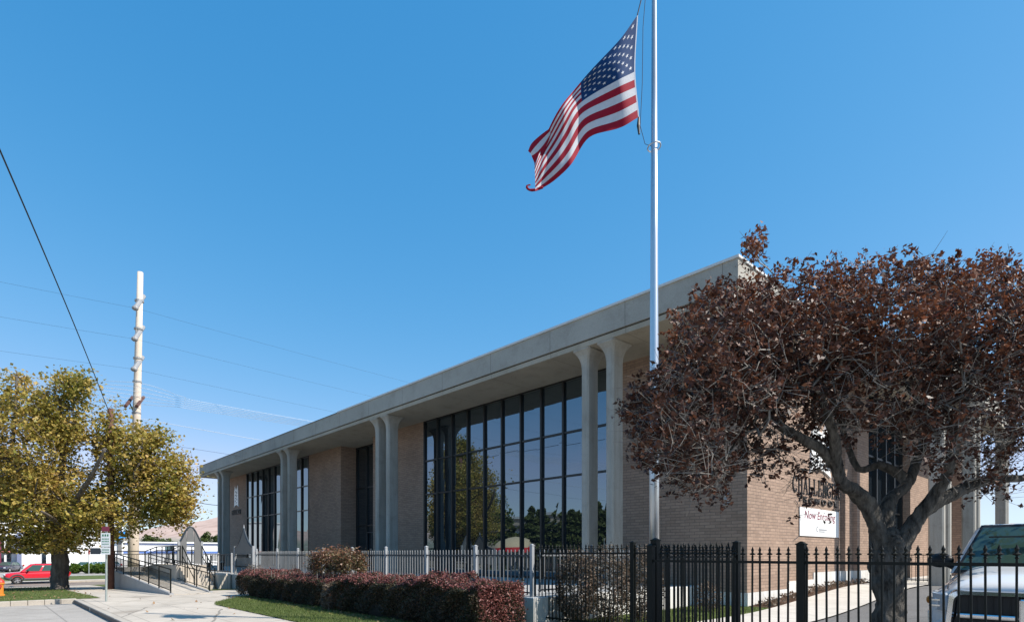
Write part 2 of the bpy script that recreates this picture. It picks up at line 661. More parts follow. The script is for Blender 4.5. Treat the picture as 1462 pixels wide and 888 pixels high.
def branch_mesh(A, par, rr, start, name, mat, parent, rmin=0.0, sides=5):
    V, Fc = [], []
    for i in range(start, len(A)):
        k = par[i]
        if k < 0: continue
        a, b = Vector(A[k]), Vector(A[i])
        t = b - a
        if t.length < 1e-5: continue
        t.normalize()
        ref = Vector((0, 0, 1)) if abs(t.z) < .9 else Vector((1, 0, 0))
        u = t.cross(ref).normalized()
        w = t.cross(u)
        n = sides if rr[i] > .012 else 3
        ra, rb = min(rr[k], rr[i] * 1.35), rr[i]
        j = len(V)
        for p, r in ((a, ra), (b, rb)):
            for q in range(n):
                an = 2 * math.pi * q / n
                V.append(p + (u * math.cos(an) + w * math.sin(an)) * max(r, rmin))
        for q in range(n):
            q2 = (q + 1) % n
            Fc.append((j + q, j + q2, j + n + q2, j + n + q))
    me = bpy.data.meshes.new(name)
    me.from_pydata([tuple(v) for v in V], [], Fc)
    me.materials.append(mat)
    me.polygons.foreach_set('use_smooth', [True] * len(me.polygons))
    return put(name, me, parent)


def gnarled(mb, pts, r0, r1, n=14, amp=.12, seed=0, flare=0, close=0):
    pts = catmull(pts, 9 if n > 9 else 6)
    rings = []
    u = None
    for i, p in enumerate(pts):
        a, b = pts[max(0, i - 1)], pts[min(len(pts) - 1, i + 1)]
        t = (b - a).normalized()
        if u is None:
            ref = Vector((0, 1, 0))
            u = t.cross(ref).normalized()
        u = (u - t * u.dot(t)).normalized()
        w = t.cross(u)
        f = i / (len(pts) - 1)
        r = r0 + (r1 - r0) * f + flare * math.exp(-f * 9)
        if close: r *= math.sqrt(max(.02, 1 - max(0, (f - close) / (1 - close)) ** 2))
        ring = []
        for k in range(n):
            an = 2 * math.pi * k / n
            e = 1 + amp * (math.sin(2 * an + seed + i * .23) * .6 + math.sin(3 * an - seed * 2 + i * .4) * .45 + random.uniform(-.12, .12))
            dv = u * math.cos(an) + w * math.sin(an)
            sp3 = (p + dv * r)
            e += amp * 1.5 * mnoise.noise(sp3 * (1.1 / max(r, .05)) * Vector((1, 1, .5)).length / 1.5) + amp * .9 * mnoise.noise(sp3 * (2.6 / max(r, .05)) + Vector((7, 3, 1)))
            ring.append(p + dv * r * e)
        rings.append(ring)
    mb.loft(rings)
    return pts


def text_mesh(name, s, height, org, ax, ay, mat, parent, width=None, depth=.03, shear=0, bold=0):
    cu = bpy.data.curves.new(name, 'FONT')
    cu.body = s
    cu.size = 1
    cu.shear = shear
    cu.offset = bold
    cu.resolution_u = 3
    ob = bpy.data.objects.new(name, cu)
    COL.objects.link(ob)
    dg = bpy.context.evaluated_depsgraph_get()
    me = bpy.data.meshes.new_from_object(ob.evaluated_get(dg))
    bpy.data.objects.remove(ob)
    bm = bmesh.new()
    bm.from_mesh(me)
    xs = [v.co.x for v in bm.verts]
    ys = [v.co.y for v in bm.verts]
    x0, x1, y0, y1 = min(xs), max(xs), min(ys), max(ys)
    sy = height / (y1 - y0)
    sx = width / (x1 - x0) if width else sy
    ax, ay, o = Vector(ax), Vector(ay), Vector(org)
    nz = ax.cross(ay)
    for v in bm.verts:
        v.co = Vector(((v.co.x - x0) * sx, (v.co.y - y0) * sy, 0))
    g = bmesh.ops.extrude_face_region(bm, geom=bm.faces[:])
    for e in g['geom']:
        if isinstance(e, bmesh.types.BMVert): e.co.z += depth
    for v in bm.verts:
        v.co = o + ax * v.co.x + ay * v.co.y + nz * v.co.z
    bmesh.ops.recalc_face_normals(bm, faces=bm.faces[:])
    bm.to_mesh(me)
    bm.free()
    me.materials.clear()
    me.materials.append(mat)
    return put(name, me, parent)


def serif_text(name, s, height, width, org, ax, ay, mat, parent, depth=.05):
    """slab-serif capitals drawn as strokes"""
    def arc(cx, cy, rx, ry, a0, a1, n=12):
        return [(cx + rx * math.cos(R(a0 + (a1 - a0) * i / n)), cy + ry * math.sin(R(a0 + (a1 - a0) * i / n))) for i in range(n + 1)]
    G = {
        'C': ([arc(.5, .5, .40, .45, 40, 320)], [(.80, .68, .80, .98)]),
        'H': ([[(.22, 0), (.22, 1)], [(.78, 0), (.78, 1)], [(.22, .5), (.78, .5)]], 'll'),
        'A': ([[(.14, 0), (.5, 1)], [(.5, 1), (.86, 0)], [(.28, .36), (.72, .36)]], 'a'),
        'L': ([[(.26, 0), (.26, 1)], [(.26, .05), (.86, .05)], [(.85, .05), (.85, .26)]], 'l'),
        'E': ([[(.24, 0), (.24, 1)], [(.24, .05), (.84, .05)], [(.24, .95), (.82, .95)], [(.24, .5), (.66, .5)], [(.83, .05), (.83, .24)], [(.81, .95), (.81, .78)]], 'l'),
        'N': ([[(.2, 0), (.2, 1)], [(.2, 1), (.8, 0)], [(.8, 0), (.8, 1)]], 'n'),
        'G': ([arc(.5, .5, .40, .45, 40, 330), [(.56, .42), (.88, .42)], [(.84, .42), (.84, .1)]], [(.80, .68, .80, .98)]),
        'R': ([[(.22, 0), (.22, 1)], [(.22, .95), (.5, .95)] + arc(.52, .73, .27, .22, 90, -90, 8) + [(.22, .51)], [(.5, .51), (.88, 0)]], 'l'),
    }
    mb = MB()
    ax, ay, o = Vector(ax), Vector(ay), Vector(org)
    nz = ax.cross(ay)
    cw = width / len(s)
    zt = [0]

    def bar(p, q, th):
        p, q = Vector((p[0], p[1])), Vector((q[0], q[1]))
        d = (q - p)
        if d.length < 1e-6: return
        d.normalize()
        nn = Vector((-d.y, d.x)) * th / 2
        p, q = p - d * th * .2, q + d * th * .2
        zt[0] += .0006
        bot = [o + ax * a.x + ay * a.y for a in (p - nn, q - nn, q + nn, p + nn)]
        mb.hull(bot, [b + nz * (depth + zt[0] % .006) for b in bot])
    for i, ch in enumerate(s):
        st, sf = G[ch]
        def T(p): return (i * cw + p[0] * cw * .98, p[1] * height)
        for k, line in enumerate(st):
            for a, b in zip(line, line[1:]):
                thin = abs(a[1] - b[1]) < .02 or (ch == 'A' and k == 0)
                bar(T(a), T(b), height * (.05 if thin else .105))
        sp = {'ll': [(.22, 0), (.22, 1), (.78, 0), (.78, 1)], 'l': [(st[0][0][0], 0), (st[0][0][0], 1)], 'a': [(.14, 0), (.86, 0)], 'n': [(.2, 0), (.2, 1), (.8, 1)]}
        if isinstance(sf, str):
            for x, y in sp[sf]:
                bar(T((x - .16, y + (.03 if y == 0 else -.03))), T((x + .16, y + (.03 if y == 0 else -.03))), height * .045)
        else:
            for x0, y0, x1, y1 in sf: bar(T((x0, y0)), T((x1, y1)), height * .08)
    return mb.build(name, mat, parent)


# ------------------------------------------------------------------ camera, sun, sky
cam = bpy.data.cameras.new('camera')
co = bpy.data.objects.new('camera', cam)
COL.objects.link(co)
cam.sensor_width = 36
cam.lens = 36 * F / 1462
cam.shift_y = (HY - 444) / 1462
cam.clip_end = 20000
co.location = (0, 0, EYE)
co.rotation_euler = (R(90), 0, math.atan2(CA, CB))
S.camera = co

SUN_EL = R(46)
sd = Vector((.86, .51, 0)).normalized()
sdir = Vector((sd.x * math.cos(SUN_EL), sd.y * math.cos(SUN_EL), math.sin(SUN_EL)))
sl = bpy.data.lights.new('sun', 'SUN')
sl.energy = 5.0
sl.angle = R(.53)
sl.color = (1, .94, .85)
so = bpy.data.objects.new('sun', sl)
COL.objects.link(so)
so.rotation_euler = sdir.to_track_quat('Z', 'Y').to_euler()
w = bpy.data.worlds.new('World')
S.world = w
w.use_nodes = True
nt = w.node_tree
sky = nt.nodes.new('ShaderNodeTexSky')
sky.sky_type = 'NISHITA'
sky.sun_disc = False
sky.sun_elevation = SUN_EL
sky.sun_rotation = math.atan2(sd.x, sd.y)
sky.altitude = 1300
sky.air_density = 1.0
sky.dust_density = .4
sky.ozone_density = 2.2
bg = nt.nodes['Background']
bg.inputs[1].default_value = .14
sp = nt.nodes.new('ShaderNodeSeparateColor')
nt.links.new(sky.outputs[0], sp.inputs[0])
cb = nt.nodes.new('ShaderNodeCombineColor')
chan = []
for i, (pw, k) in enumerate(((1.55, .53), (.65, 1.39), (.43, 2.42))):   # colour response of the camera to this sky
    a_ = nt.nodes.new('ShaderNodeMath')
    a_.operation = 'POWER'
    a_.inputs[1].default_value = pw
    b_ = nt.nodes.new('ShaderNodeMath')
    b_.operation = 'MULTIPLY'
    b_.inputs[1].default_value = k
    nt.links.new(sp.outputs[i], a_.inputs[0])
    nt.links.new(a_.outputs[0], b_.inputs[0])
    chan.append(b_.outputs[0])
g_ = nt.nodes.new('ShaderNodeMath')
g_.operation = 'MULTIPLY'
g_.inputs[1].default_value = .80
nt.links.new(chan[1], g_.inputs[0])
m_ = nt.nodes.new('ShaderNodeMath')
m_.operation = 'MINIMUM'
nt.links.new(chan[0], m_.inputs[0])
nt.links.new(g_.outputs[0], m_.inputs[1])
for i, c_ in enumerate((m_.outputs[0], chan[1], chan[2])):
    nt.links.new(c_, cb.inputs[i])
nt.links.new(cb.outputs[0], bg.inputs[0])
S.view_settings.view_transform = 'Standard'
S.view_settings.look = 'None'
S.view_settings.exposure = .45
S.cycles.max_bounces = 8
S.cycles.transparent_max_bounces = 8
S.cycles.use_denoising = True

# ------------------------------------------------------------------ ground
def axis(lo, hi, step, far):
    a = list(np.arange(lo, hi + 1e-6, step))
    return [-f for f in reversed(far)] + a + list(far)
gx = [-9000, -4000, -2000, -900, -500, -300, -220, -160] + list(np.arange(-130, 41, 2.5)) + [60, 100, 200, 500, 1200, 3000, 9000]
gy = [-6000, -2500, -900, -400, -200, -120] + list(np.arange(-80, 81, 2.5)) + [110, 160, 240, 400, 800, 1600, 3500, 9000]
mb = MB()
for y in gy:
    for x in gx:
        mb.v.append((x, y, hgt(x, y) - .30))
nx = len(gx)
for j in range(len(gy) - 1):
    for i in range(nx - 1):
        a = j * nx + i
        mb.f.append((a, a + 1, a + nx + 1, a + nx))
        mb.m.append(0)
struct(mb.build('ground', M['earth']))

drape('street', None, -46, 60, -10.5, 2.52, -.13, M['road'], 2)
# kerb along the sidewalk with two long strips of darker face
mb = MB()
x = -26.2
for x0 in np.arange(-26.2, 60, 3.0):
    mb.box(x0, x0 + 2.985, 2.52, 2.70, -.2, .0)
struct(mb.build('kerb', M['kerb'], bevel=.015))
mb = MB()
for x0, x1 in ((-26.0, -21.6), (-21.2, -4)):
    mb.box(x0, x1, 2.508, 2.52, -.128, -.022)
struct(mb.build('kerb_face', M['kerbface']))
drape('sidewalk', None, -26.2, 60, 2.7, 5.5, 0, M['walk'], 1)
drape('pavement', None, -47, -26.2, 3.3, 5.5, .0, M['walk'], 1)
drape('entrance_path', None, -28, -19.2, 5.5, 9.0, .0, M['walk'], 1)
# tree lawn in the kerb extension
drape('lawn_verge', None, -44, -25.4, -1.6, 3.3, .01, M['grass'], 1)
mb = MB()
for k in range(10):
    y0, y1 = -1.8 + k * .44, -1.8 + k * .44 + .43
    xx = -25.4 + .2 * 0
    mb.box(-25.4, -25.2, y0, y1, -.2, .03)
for k in range(9):
    mb.box(-44 + k * 2.06, -44 + k * 2.06 + 2.04, -1.8, -1.6, hgt(-44 + k * 2.06, 0) - .3, hgt(-43 + k * 2.06, 0) + .02)
struct(mb.build('kerb', M['kerb'], bevel=.015))
drape('cross_street', None, -66, -46, -60, 90, -.13, M['asphalt2'], 3)
drape('sidewalk', None, -47.0, -44, -1.8, 3.3, -.0, M['walk'], 1)
mb = MB()
for k in range(40):
    y0 = -20 + k * 2.5
    mb.box(-66.25, -66, y0, y0 + 2.48, hgt(-66, 0) - .25, hgt(-66, 0) + .02)
struct(mb.build('kerb', M['kerb']))
drape('sidewalk', None, -70, -66.25, -60, 90, .0, M['walk'], 3)
drape('lawn_verge', None, -82, -70, -60, 90, .01, M['grass'], 3)
drape('dealer_lot', None, -135, -82, -60, 120, -.02, M['road'], 4)
drape('lawn_verge', None, -46.5, -28, 5.5, 9.0, .01, M['grass'], 1)


def tipfn(x, y):
    if x < -19.5:
        k = (x + 22.5) / 3.0
        y = 5.5 + (1.8 * (1 - k) ** 1.4) + (y - 5.5) * (1 - .55 * (1 - k))
    return x, y
drape('lawn', tipfn, -22.5, -6.9, 5.5, 9.0, .02, M['grass'], .5)
drape('lawn', None, -9.0, -6.9, 9.0, 16.3, .02, M['grass'], .5)
drape('planting_bed', None, -7.6, -6.9, 16.3, 26.2, .03, M['soil'], .5)
drape('walkway', None, -6.9, -5.1, 5.5, 42, .03, M['walk2'], .5)
drape('driveway', None, -5.1, 12, 5.5, 60, .0, M['asphalt'], 1)
drape('pavement', None, -46, 60, -14, -10.7, .0, M['walk'], 2)
drape('lawn', None, -80, 60, -26, -14, .01, M['grass'], 4)


# hills
def hills():
    mb = MB()
    rows = []
    nA, nR = 150, 14
    for j in range(nR):
        d = 1500 + 1500 * j / (nR - 1)
        ring = []
        for i in range(nA):
            az = R(-70 + 190 * i / (nA - 1))   # seen from the camera, left of the facade normal
            x, y = -math.sin(az + R(47)) * d, math.cos(az + R(47)) * d
            t = j / (nR - 1)
            ridge = 120 + 38 * math.sin(az * 5.2 + .6) + 22 * math.sin(az * 13 + 2) + 10 * math.sin(az * 31) + 6 * math.sin(az * 71 + 1)
            fold = 14 * math.sin(az * 60 + j * 1.1) * t * (1 - t) * 2 + 9 * math.sin(az * 131 + j * .6) * t * (1 - t) * 2 + random.uniform(-3, 3) * t
            z = -3 + ridge * 1.15 * (t ** 1.5) + fold
            ring.append((x, y, z))
        rows.append(ring)
    mb.loft(rows, cap=False, closed=False)
    return struct(mb.build('hills', M['hill'], smooth=True))
hills()

# ------------------------------------------------------------------ school building
SOF, TOP, FLR = 8.14, 9.10, .61
bld = thing('school_building', (-30, 16.3, 0), 'long two storey brown brick school with flat concrete roof on paired columns', 'building')


def part(mb, name, mats, parent=bld, **k):
    return mb.build(name, mats, parent, **k)


# brick masses
part(MB().box(-12.4, -7.6, 16.3, 19.1, .47, SOF).box(-12.4, -7.6, 19.1, 21.3, .71, SOF).box(-12.4, -7.6, 21.3, 24.06, .95, SOF)
     .box(-12.4, -7.43, 24.06, 24.8, .95, SOF).box(-12.4, -7.25, 24.8, 26.2, .95, SOF), 'brick_wall', M['brick'])
part(MB().box(-29, -24, 16.3, 20, FLR, SOF), 'brick_wall', M['brick'])
part(MB().box(-37.5, -32.9, 16.3, 20, FLR, SOF), 'brick_wall', M['brick'])
part(MB().box(-54, -49.6, 16.3, 41, -1, SOF), 'brick_wall', M['brick'])
part(MB().box(-12.4, -7.0, 31.4, 36.1, .5, SOF).box(-12.4, -5.8, 36.1, 36.5, .5, SOF).box(-12.4, -5.82, 38.3, 39.2, .5, SOF)
     .box(-49.6, -5.9, 39.2, 39.5, .3, SOF), 'brick_wall', M['brick'])
part(MB().box(-12.5, -7.57, 16.27, 19.1, -.3, .468).box(-12.5, -7.57, 19.1, 21.3, -.3, .708).box(-12.5, -7.57, 21.3, 24.06, -.3, .948)
     .box(-12.5, -7.40, 24.06, 24.8, -.3, .948).box(-12.5, -7.22, 24.8, 26.2, -.3, .948), 'foundation', M['white'])
part(MB().box(-12.5, -6.97, 31.4, 36.1, -.3, .498).box(-12.5, -5.77, 36.1, 39.2, -.3, .498), 'foundation', M['white'])
# interior core keeps light out behind the glass
part(MB().box(-49.4, -12.6, 20.2, 38.9, -.3, SOF - .01), 'core_wall', M['gate_grey'])


def window_x(x0, x1, y, n, zt, z0=FLR, z1=SOF, name='window', edge=None):
    """glazed bay in a wall that faces the street"""
    xs = [x0 + (x1 - x0) * i / n for i in range(n + 1)]
    rows = [z0] + zt + [z1]
    fr = MB()
    for x in xs:
        hw = .045
        xx = min(max(x, x0 + hw), x1 - hw)
        fr.box(xx - hw, xx + hw, y - .09, y + .05, z0, z1 - .002)
    for z in zt:
        for a, b in zip(xs, xs[1:]):
            fr.box(a + .05, b - .05, y - .06, y + .05, z - .035, z + .035)
    for a, b in zip(xs, xs[1:]):
        fr.box(a + .05, b - .05, y - .08, y + .05, z0, z0 + .1)
        fr.box(a + .05, b - .05, y - .08, y + .05, z1 - .07, z1 - .003)
    o = part(fr, name, M['mull'])
    g = MB()
    for a, b in zip(xs, xs[1:]):
        for c, d in zip(rows, rows[1:]):
            e = [random.uniform(-.006, .006) for _ in range(4)]
            g.quad((a, y + e[0], c), (b, y + e[1], c), (b, y + e[2], d), (a, y + e[3], d))
    part(g, 'pane', M['glass'], o)
    return o


def window_y(y0, y1, x, n, zt, z0, z1=SOF):
    ys = [y0 + (y1 - y0) * i / n for i in range(n + 1)]
    rows = [z0] + zt + [z1]
    fr = MB()
    for y in ys:
        hw = .06
        yy = min(max(y, y0 + hw), y1 - hw)
        fr.box(x - .05, x + .16, yy - hw, yy + hw, z0, z1 - .002)
    for z in zt + [z0 + .05]:
        for a, b in zip(ys, ys[1:]):
            fr.box(x - .05, x + .08, a + .06, b - .06, z - .04, z + .04)
    o = part(fr, 'window', M['mull'])
    g = MB()
    for a, b in zip(ys, ys[1:]):
        for c, d in zip(rows, rows[1:]):
            e = [random.uniform(-.003, .003) for _ in range(4)]
            g.quad((x + e[0], a, c), (x + e[1], b, c), (x + e[2], b, d), (x + e[3], a, d))
    part(g, 'pane', M['glass'], o)


window_x(-24, -12.4, 16.36, 10, [4.52, 6.16])
window_x(-49.6, -37.5, 16.36, 10, [4.52, 6.16])
ent = window_x(-32.9, -29, 17.4, 3, [3.3, 5.6], name='entrance_glazing')
window_y(26.2, 31.4, -7.45, 4, [3.4, 5.6], .95)
window_y(36.5, 38.3, -5.9, 2, [3.4, 5.6], .5)
part(MB().box(-32.85, -29.05, 17.5, 20, FLR, SOF - .02), 'lobby_wall', M['mull'])
dr = part(MB().box(-31.55, -31.50, 17.30, 17.36, FLR, 2.9).box(-30.4, -30.35, 17.30, 17.36, FLR, 2.9).box(-31.5, -30.4, 17.30, 17.36, 2.85, 2.9)
          .box(-30.97, -30.93, 17.30, 17.36, FLR, 2.85), 'door', M['grey_dark'])
part(MB().box(-31.03, -31.0, 17.24, 17.28, 1.5, 1.9).box(-30.9, -30.87, 17.24, 17.28, 1.5, 1.9), 'handle', M['alu'], dr)

# roof
part(MB().box(-54.8, -28.83, 14.12, 41, SOF + .2, TOP - .02).box(-28.80, -6.81, 14.10, 24.2, SOF + .2, TOP - .04)
     .box(-28.80, -4.62, 24.2, 41, SOF + .2, TOP - .04), 'fascia', M['fascia'])
part(MB().box(-54.74, -28.83, 14.19, 40.9, SOF + .155, SOF + .2).box(-28.83, -6.88, 14.19, 24.2, SOF + .155, SOF + .2).box(-28.83, -4.69, 24.2, 40.9, SOF + .155, SOF + .2), 'fascia_groove', M['mull'])
part(MB().box(-54.78, -28.815, 14.14, 40.98, SOF, SOF + .155).box(-28.815, -6.83, 14.14, 24.2, SOF, SOF + .155).box(-28.815, -4.64, 24.2, 40.98, SOF, SOF + .155), 'soffit', M['soffit'])
part(MB().box(-28.84, -6.77, 14.06, 24.16, TOP - .038, TOP + .03).box(-28.84, -4.58, 24.16, 41.04, TOP - .038, TOP + .03), 'coping', M['coping'])
part(MB().box(-54.83, -28.86, 14.09, 41.03, TOP - .018, TOP + .004), 'coping', M['grey_dark'])


def column(cx, cy, hx, hy, z0):
    def ring(z, e, c=.05):
        a, b = hx + e, hy + e
        return [(cx - a + c, cy - b, z), (cx + a - c, cy - b, z), (cx + a, cy - b + c, z), (cx + a, cy + b - c, z),
                (cx + a - c, cy + b, z), (cx - a + c, cy + b, z), (cx - a, cy + b - c, z), (cx - a, cy - b + c, z)]
    zs = [(z0, 0), (SOF - .62, 0), (SOF - .45, .012), (SOF - .32, .04), (SOF - .2, .085), (SOF - .1, .15), (SOF - .05, .2), (SOF - .003, .2)]
    mb = MB().loft([ring(z, e) for z, e in zs])
    part(mb, 'column', M['conc'])


for q in (11.05, 12.04, 24.2, 25.2, 36.1, 37.2, 49.3, 50.4):
    column(-q, 14.62, .15, .27, FLR)
for y in (25.3, 26.3, 31.2, 32.2, 40.0, 41.0):
    column(-4.84, min(y, 40.6), .235, .15, hgt(-4.86, y))


def crest(name, org, ax, ay, w_, h_, label):
    """white crest panel: twin-pointed arch top, curved foot, dark marks"""
    t = thing(name, org, label, 'sign')
    ax, ay, o = Vector(ax), Vector(ay), Vector(org)
    nz = ax.cross(ay)
    pts = [(-.5, 0)] + [(-.5 + i / 8, .10 * math.sin(math.pi * i / 8)) for i in range(1, 8)] + [(.5, 0), (.44, .12), (.43, .55), (.40, .74), (.33, .88), (.26, 1.0), (.2, .9), (.1, .82), (0, .80), (-.1, .82), (-.2, .9), (-.26, 1.0), (-.33, .88), (-.40, .74), (-.43, .55), (-.44, .12)]
    b = [o + ax * p[0] * w_ + ay * p[1] * h_ for p in pts]
    MB().hull(b, [p + nz * .06 for p in b]).build('panel', M['white_sign'], t)
    mk = MB()
    for cx, cy, rx, ry, an in ((-.1, .72, .13, .035, .5), (.14, .66, .12, .03, -.4), (-.16, .55, .1, .03, .2), (.1, .5, .14, .03, .6), (-.05, .40, .16, .025, -.3), (.17, .34, .09, .03, .3), (-.18, .28, .1, .03, .7), (.03, .2, .15, .025, .1), (0, .6, .03, .1, 0)):
        ring = []
        for k in range(8):
            a = 2 * math.pi * k / 8
            x_, y_ = rx * math.cos(a), ry * math.sin(a)
            ring.append(o + ax * (cx + x_ * math.cos(an) - y_ * math.sin(an)) * w_ + ay * (cy + (x_ * math.sin(an) * .6 + y_ * math.cos(an))) * h_)
        mk.hull([p + nz * .06 for p in ring], [p + nz * .064 for p in ring])
    mk.build('emblem_marks', M['grey_dark'], t)
    return t


crest('crest_sign', (-52.0, 16.3, 5.55), (1, 0, 0), (0, 0, 1), 1.15, 1.85, 'tall white crest on the shaded brick at the far end of the street front')
crest('crest_sign', (-7.6, 21.9, 4.35), (0, 1, 0), (0, 0, 1), 2.0, 1.9, 'large white crest on the sunlit brick above dark capital letters')
t = thing('letter_sign', (-52, 16.3, 4.9), 'dark raised capitals under the far white crest', 'sign')
serif_text('lettering', 'CHALLENGER', .42, 2.3, (-53.2, 16.299, 4.92), (1, 0, 0), (0, 0, 1), M['letter'], t)
t = thing('letter_sign', (-7.6, 21.7, 3.4), 'large dark capitals on the sunlit brick wall above the white banner', 'sign')
serif_text('lettering', 'CHALLENGER', .56, 4.45, (-7.6, 19.5, 3.62), (0, 1, 0), (0, 0, 1), M['letter'], t, depth=.025)
text_mesh('lettering', 'S C H O O L', .2, (-7.6, 20.4, 3.32), (0, 1, 0), (0, 0, 1), M['letter'], t, width=3.2, depth=.05, bold=.02)
t = thing('banner', (-7.55, 22, 2.2), 'white banner roped to the sunlit brick beneath dark capitals', 'banner')
MB().box(-7.58, -7.56, 20.05, 23.75, 2.2, 3.16).build('sheet', M['white_sign'], t)
text_mesh('lettering', 'Now Enrolling', .36, (-7.557, 20.45, 2.70), (0, 1, 0), (0, 0, 1), M['maroon'], t, width=2.9, depth=.004, shear=.15)
text_mesh('lettering', 'c', .2, (-7.557, 21.5, 2.36), (0, 1, 0), (0, 0, 1), M['grey_ink'], t, depth=.004)
MB().box(-7.557, -7.553, 21.75, 22.5, 2.42, 2.47).box(-7.557, -7.553, 21.75, 22.3, 2.36, 2.39).build('printed_line', M['grey_ink'], t)
for y, z, yy, zz in ((20.05, 3.16, 19.7, 3.35), (20.05, 2.2, 19.6, 2.05), (23.75, 3.16, 23.95, 3.3), (23.75, 2.2, 23.95, 2.08)):
    MB().tube([(-7.57, y, z), (-7.57, yy, zz)], .008, 5).build('rope', M['rope'], t)
t = thing('door_decal', (-29.6, 17.29, 2), 'white crest and house number on the dark entrance glass', 'decal')
dm = MB()
o = Vector((-29.55, 17.285, 2.55))
pts = [(-.16, 0), (0, .08), (.16, 0), (.15, .5), (.1, .75), (.06, .65), (0, .6), (-.06, .65), (-.1, .75), (-.15, .5)]
b = [o + Vector((p[0], 0, p[1])) for p in pts]
dm.hull(b, [p + Vector((0, -.004, 0)) for p in b])
dm.build('emblem', M['white_sign'], t)
text_mesh('number', '13', .3, (-29.72, 17.285, 1.55), (1, 0, 0), (0, 0, 1), M['white_sign'], t, depth=.004, bold=.02)
dm = MB()
for k in range(6): dm.box(-29.85 + k * .1, -29.79 + k * .1, 17.281, 17.285, 2.1, 2.32)
dm.build('lettering', M['grey_ink'], t)
t = thing('number_sign', (-8.2, 16.29, 3.2), 'pale metal house number on the shaded brick at the near corner', 'sign')
text_mesh('number', '5', .36, (-8.33, 16.299, 3.02), (1, 0, 0), (0, 0, 1), M['grey_metal'], t, depth=.03, bold=.01)
t = thing('letter_sign', (-5.78, 38.7, 4.2), 'small dark characters running down the brick beside the far side window', 'sign')
lm = MB()
for k in range(5):
    lm.box(-5.815, -5.785, 38.5, 38.95, 3.35 - k * .22, 3.35 - k * .22 + .06)
    lm.box(-5.815, -5.785, 38.5 + .3 * (k % 2), 38.6 + .3 * (k % 2), 3.41 - k * .22, 3.35 - k * .22 + .15)
lm.build('lettering', M['letter'], t)

# ------------------------------------------------------------------ terrace, wall
MB_ = MB().box(-54, -9.3, 9.3, 16.27, FLR - .5, FLR).box(-54, -12.6, 16.27, 17.45, FLR - .5, FLR - .004)
struct(MB_.build('terrace', M['terrace']))
rw = thing('retaining_wall', (-9, 9, 0), 'white concrete retaining wall holding the terrace above the lawn', 'wall')
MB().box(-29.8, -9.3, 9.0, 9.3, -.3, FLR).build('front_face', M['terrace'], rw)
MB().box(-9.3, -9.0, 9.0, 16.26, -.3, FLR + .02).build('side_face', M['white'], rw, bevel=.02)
MB().box(-36.7, -29.85, 9.0, 9.3, -.8, FLR).build('front_face', M['panel_grey'], rw)

# ------------------------------------------------------------------ fences
def picket_mesh(z0, rail, top, w_, spear=True):
    mb = MB()
    h = w_ / 2
    if spear:
        k = top - rail
        mb.box(-h, h, -h, h, z0, rail + k * .28)
        s = k / .18
        prof = [(.010, k * .28), (.015, .055 * s), (.017, .062 * s), (.010, .070 * s), (.009, .080 * s), (.033, .088 * s), (.036, .094 * s), (.016, .104 * s), (.011, .116 * s), (.015, .130 * s), (.018, .140 * s), (.010, .158 * s), (.002, k)]
        mb.lathe((0, 0, rail), prof, 8)
    else:
        mb.box(-h, h, -h, h, z0, top - .03)
        mb.hull([(-h, -h, top - .03), (h, -h, top - .03), (h, h, top - .03), (-h, h, top - .03)], [(-.002, -.002, top), (.002, -.002, top), (.002, .002, top), (-.002, .002, top)])
    me = bpy.data.meshes.new('picket')
    me.from_pydata(mb.v, [], mb.f)
    me.update()
    return me


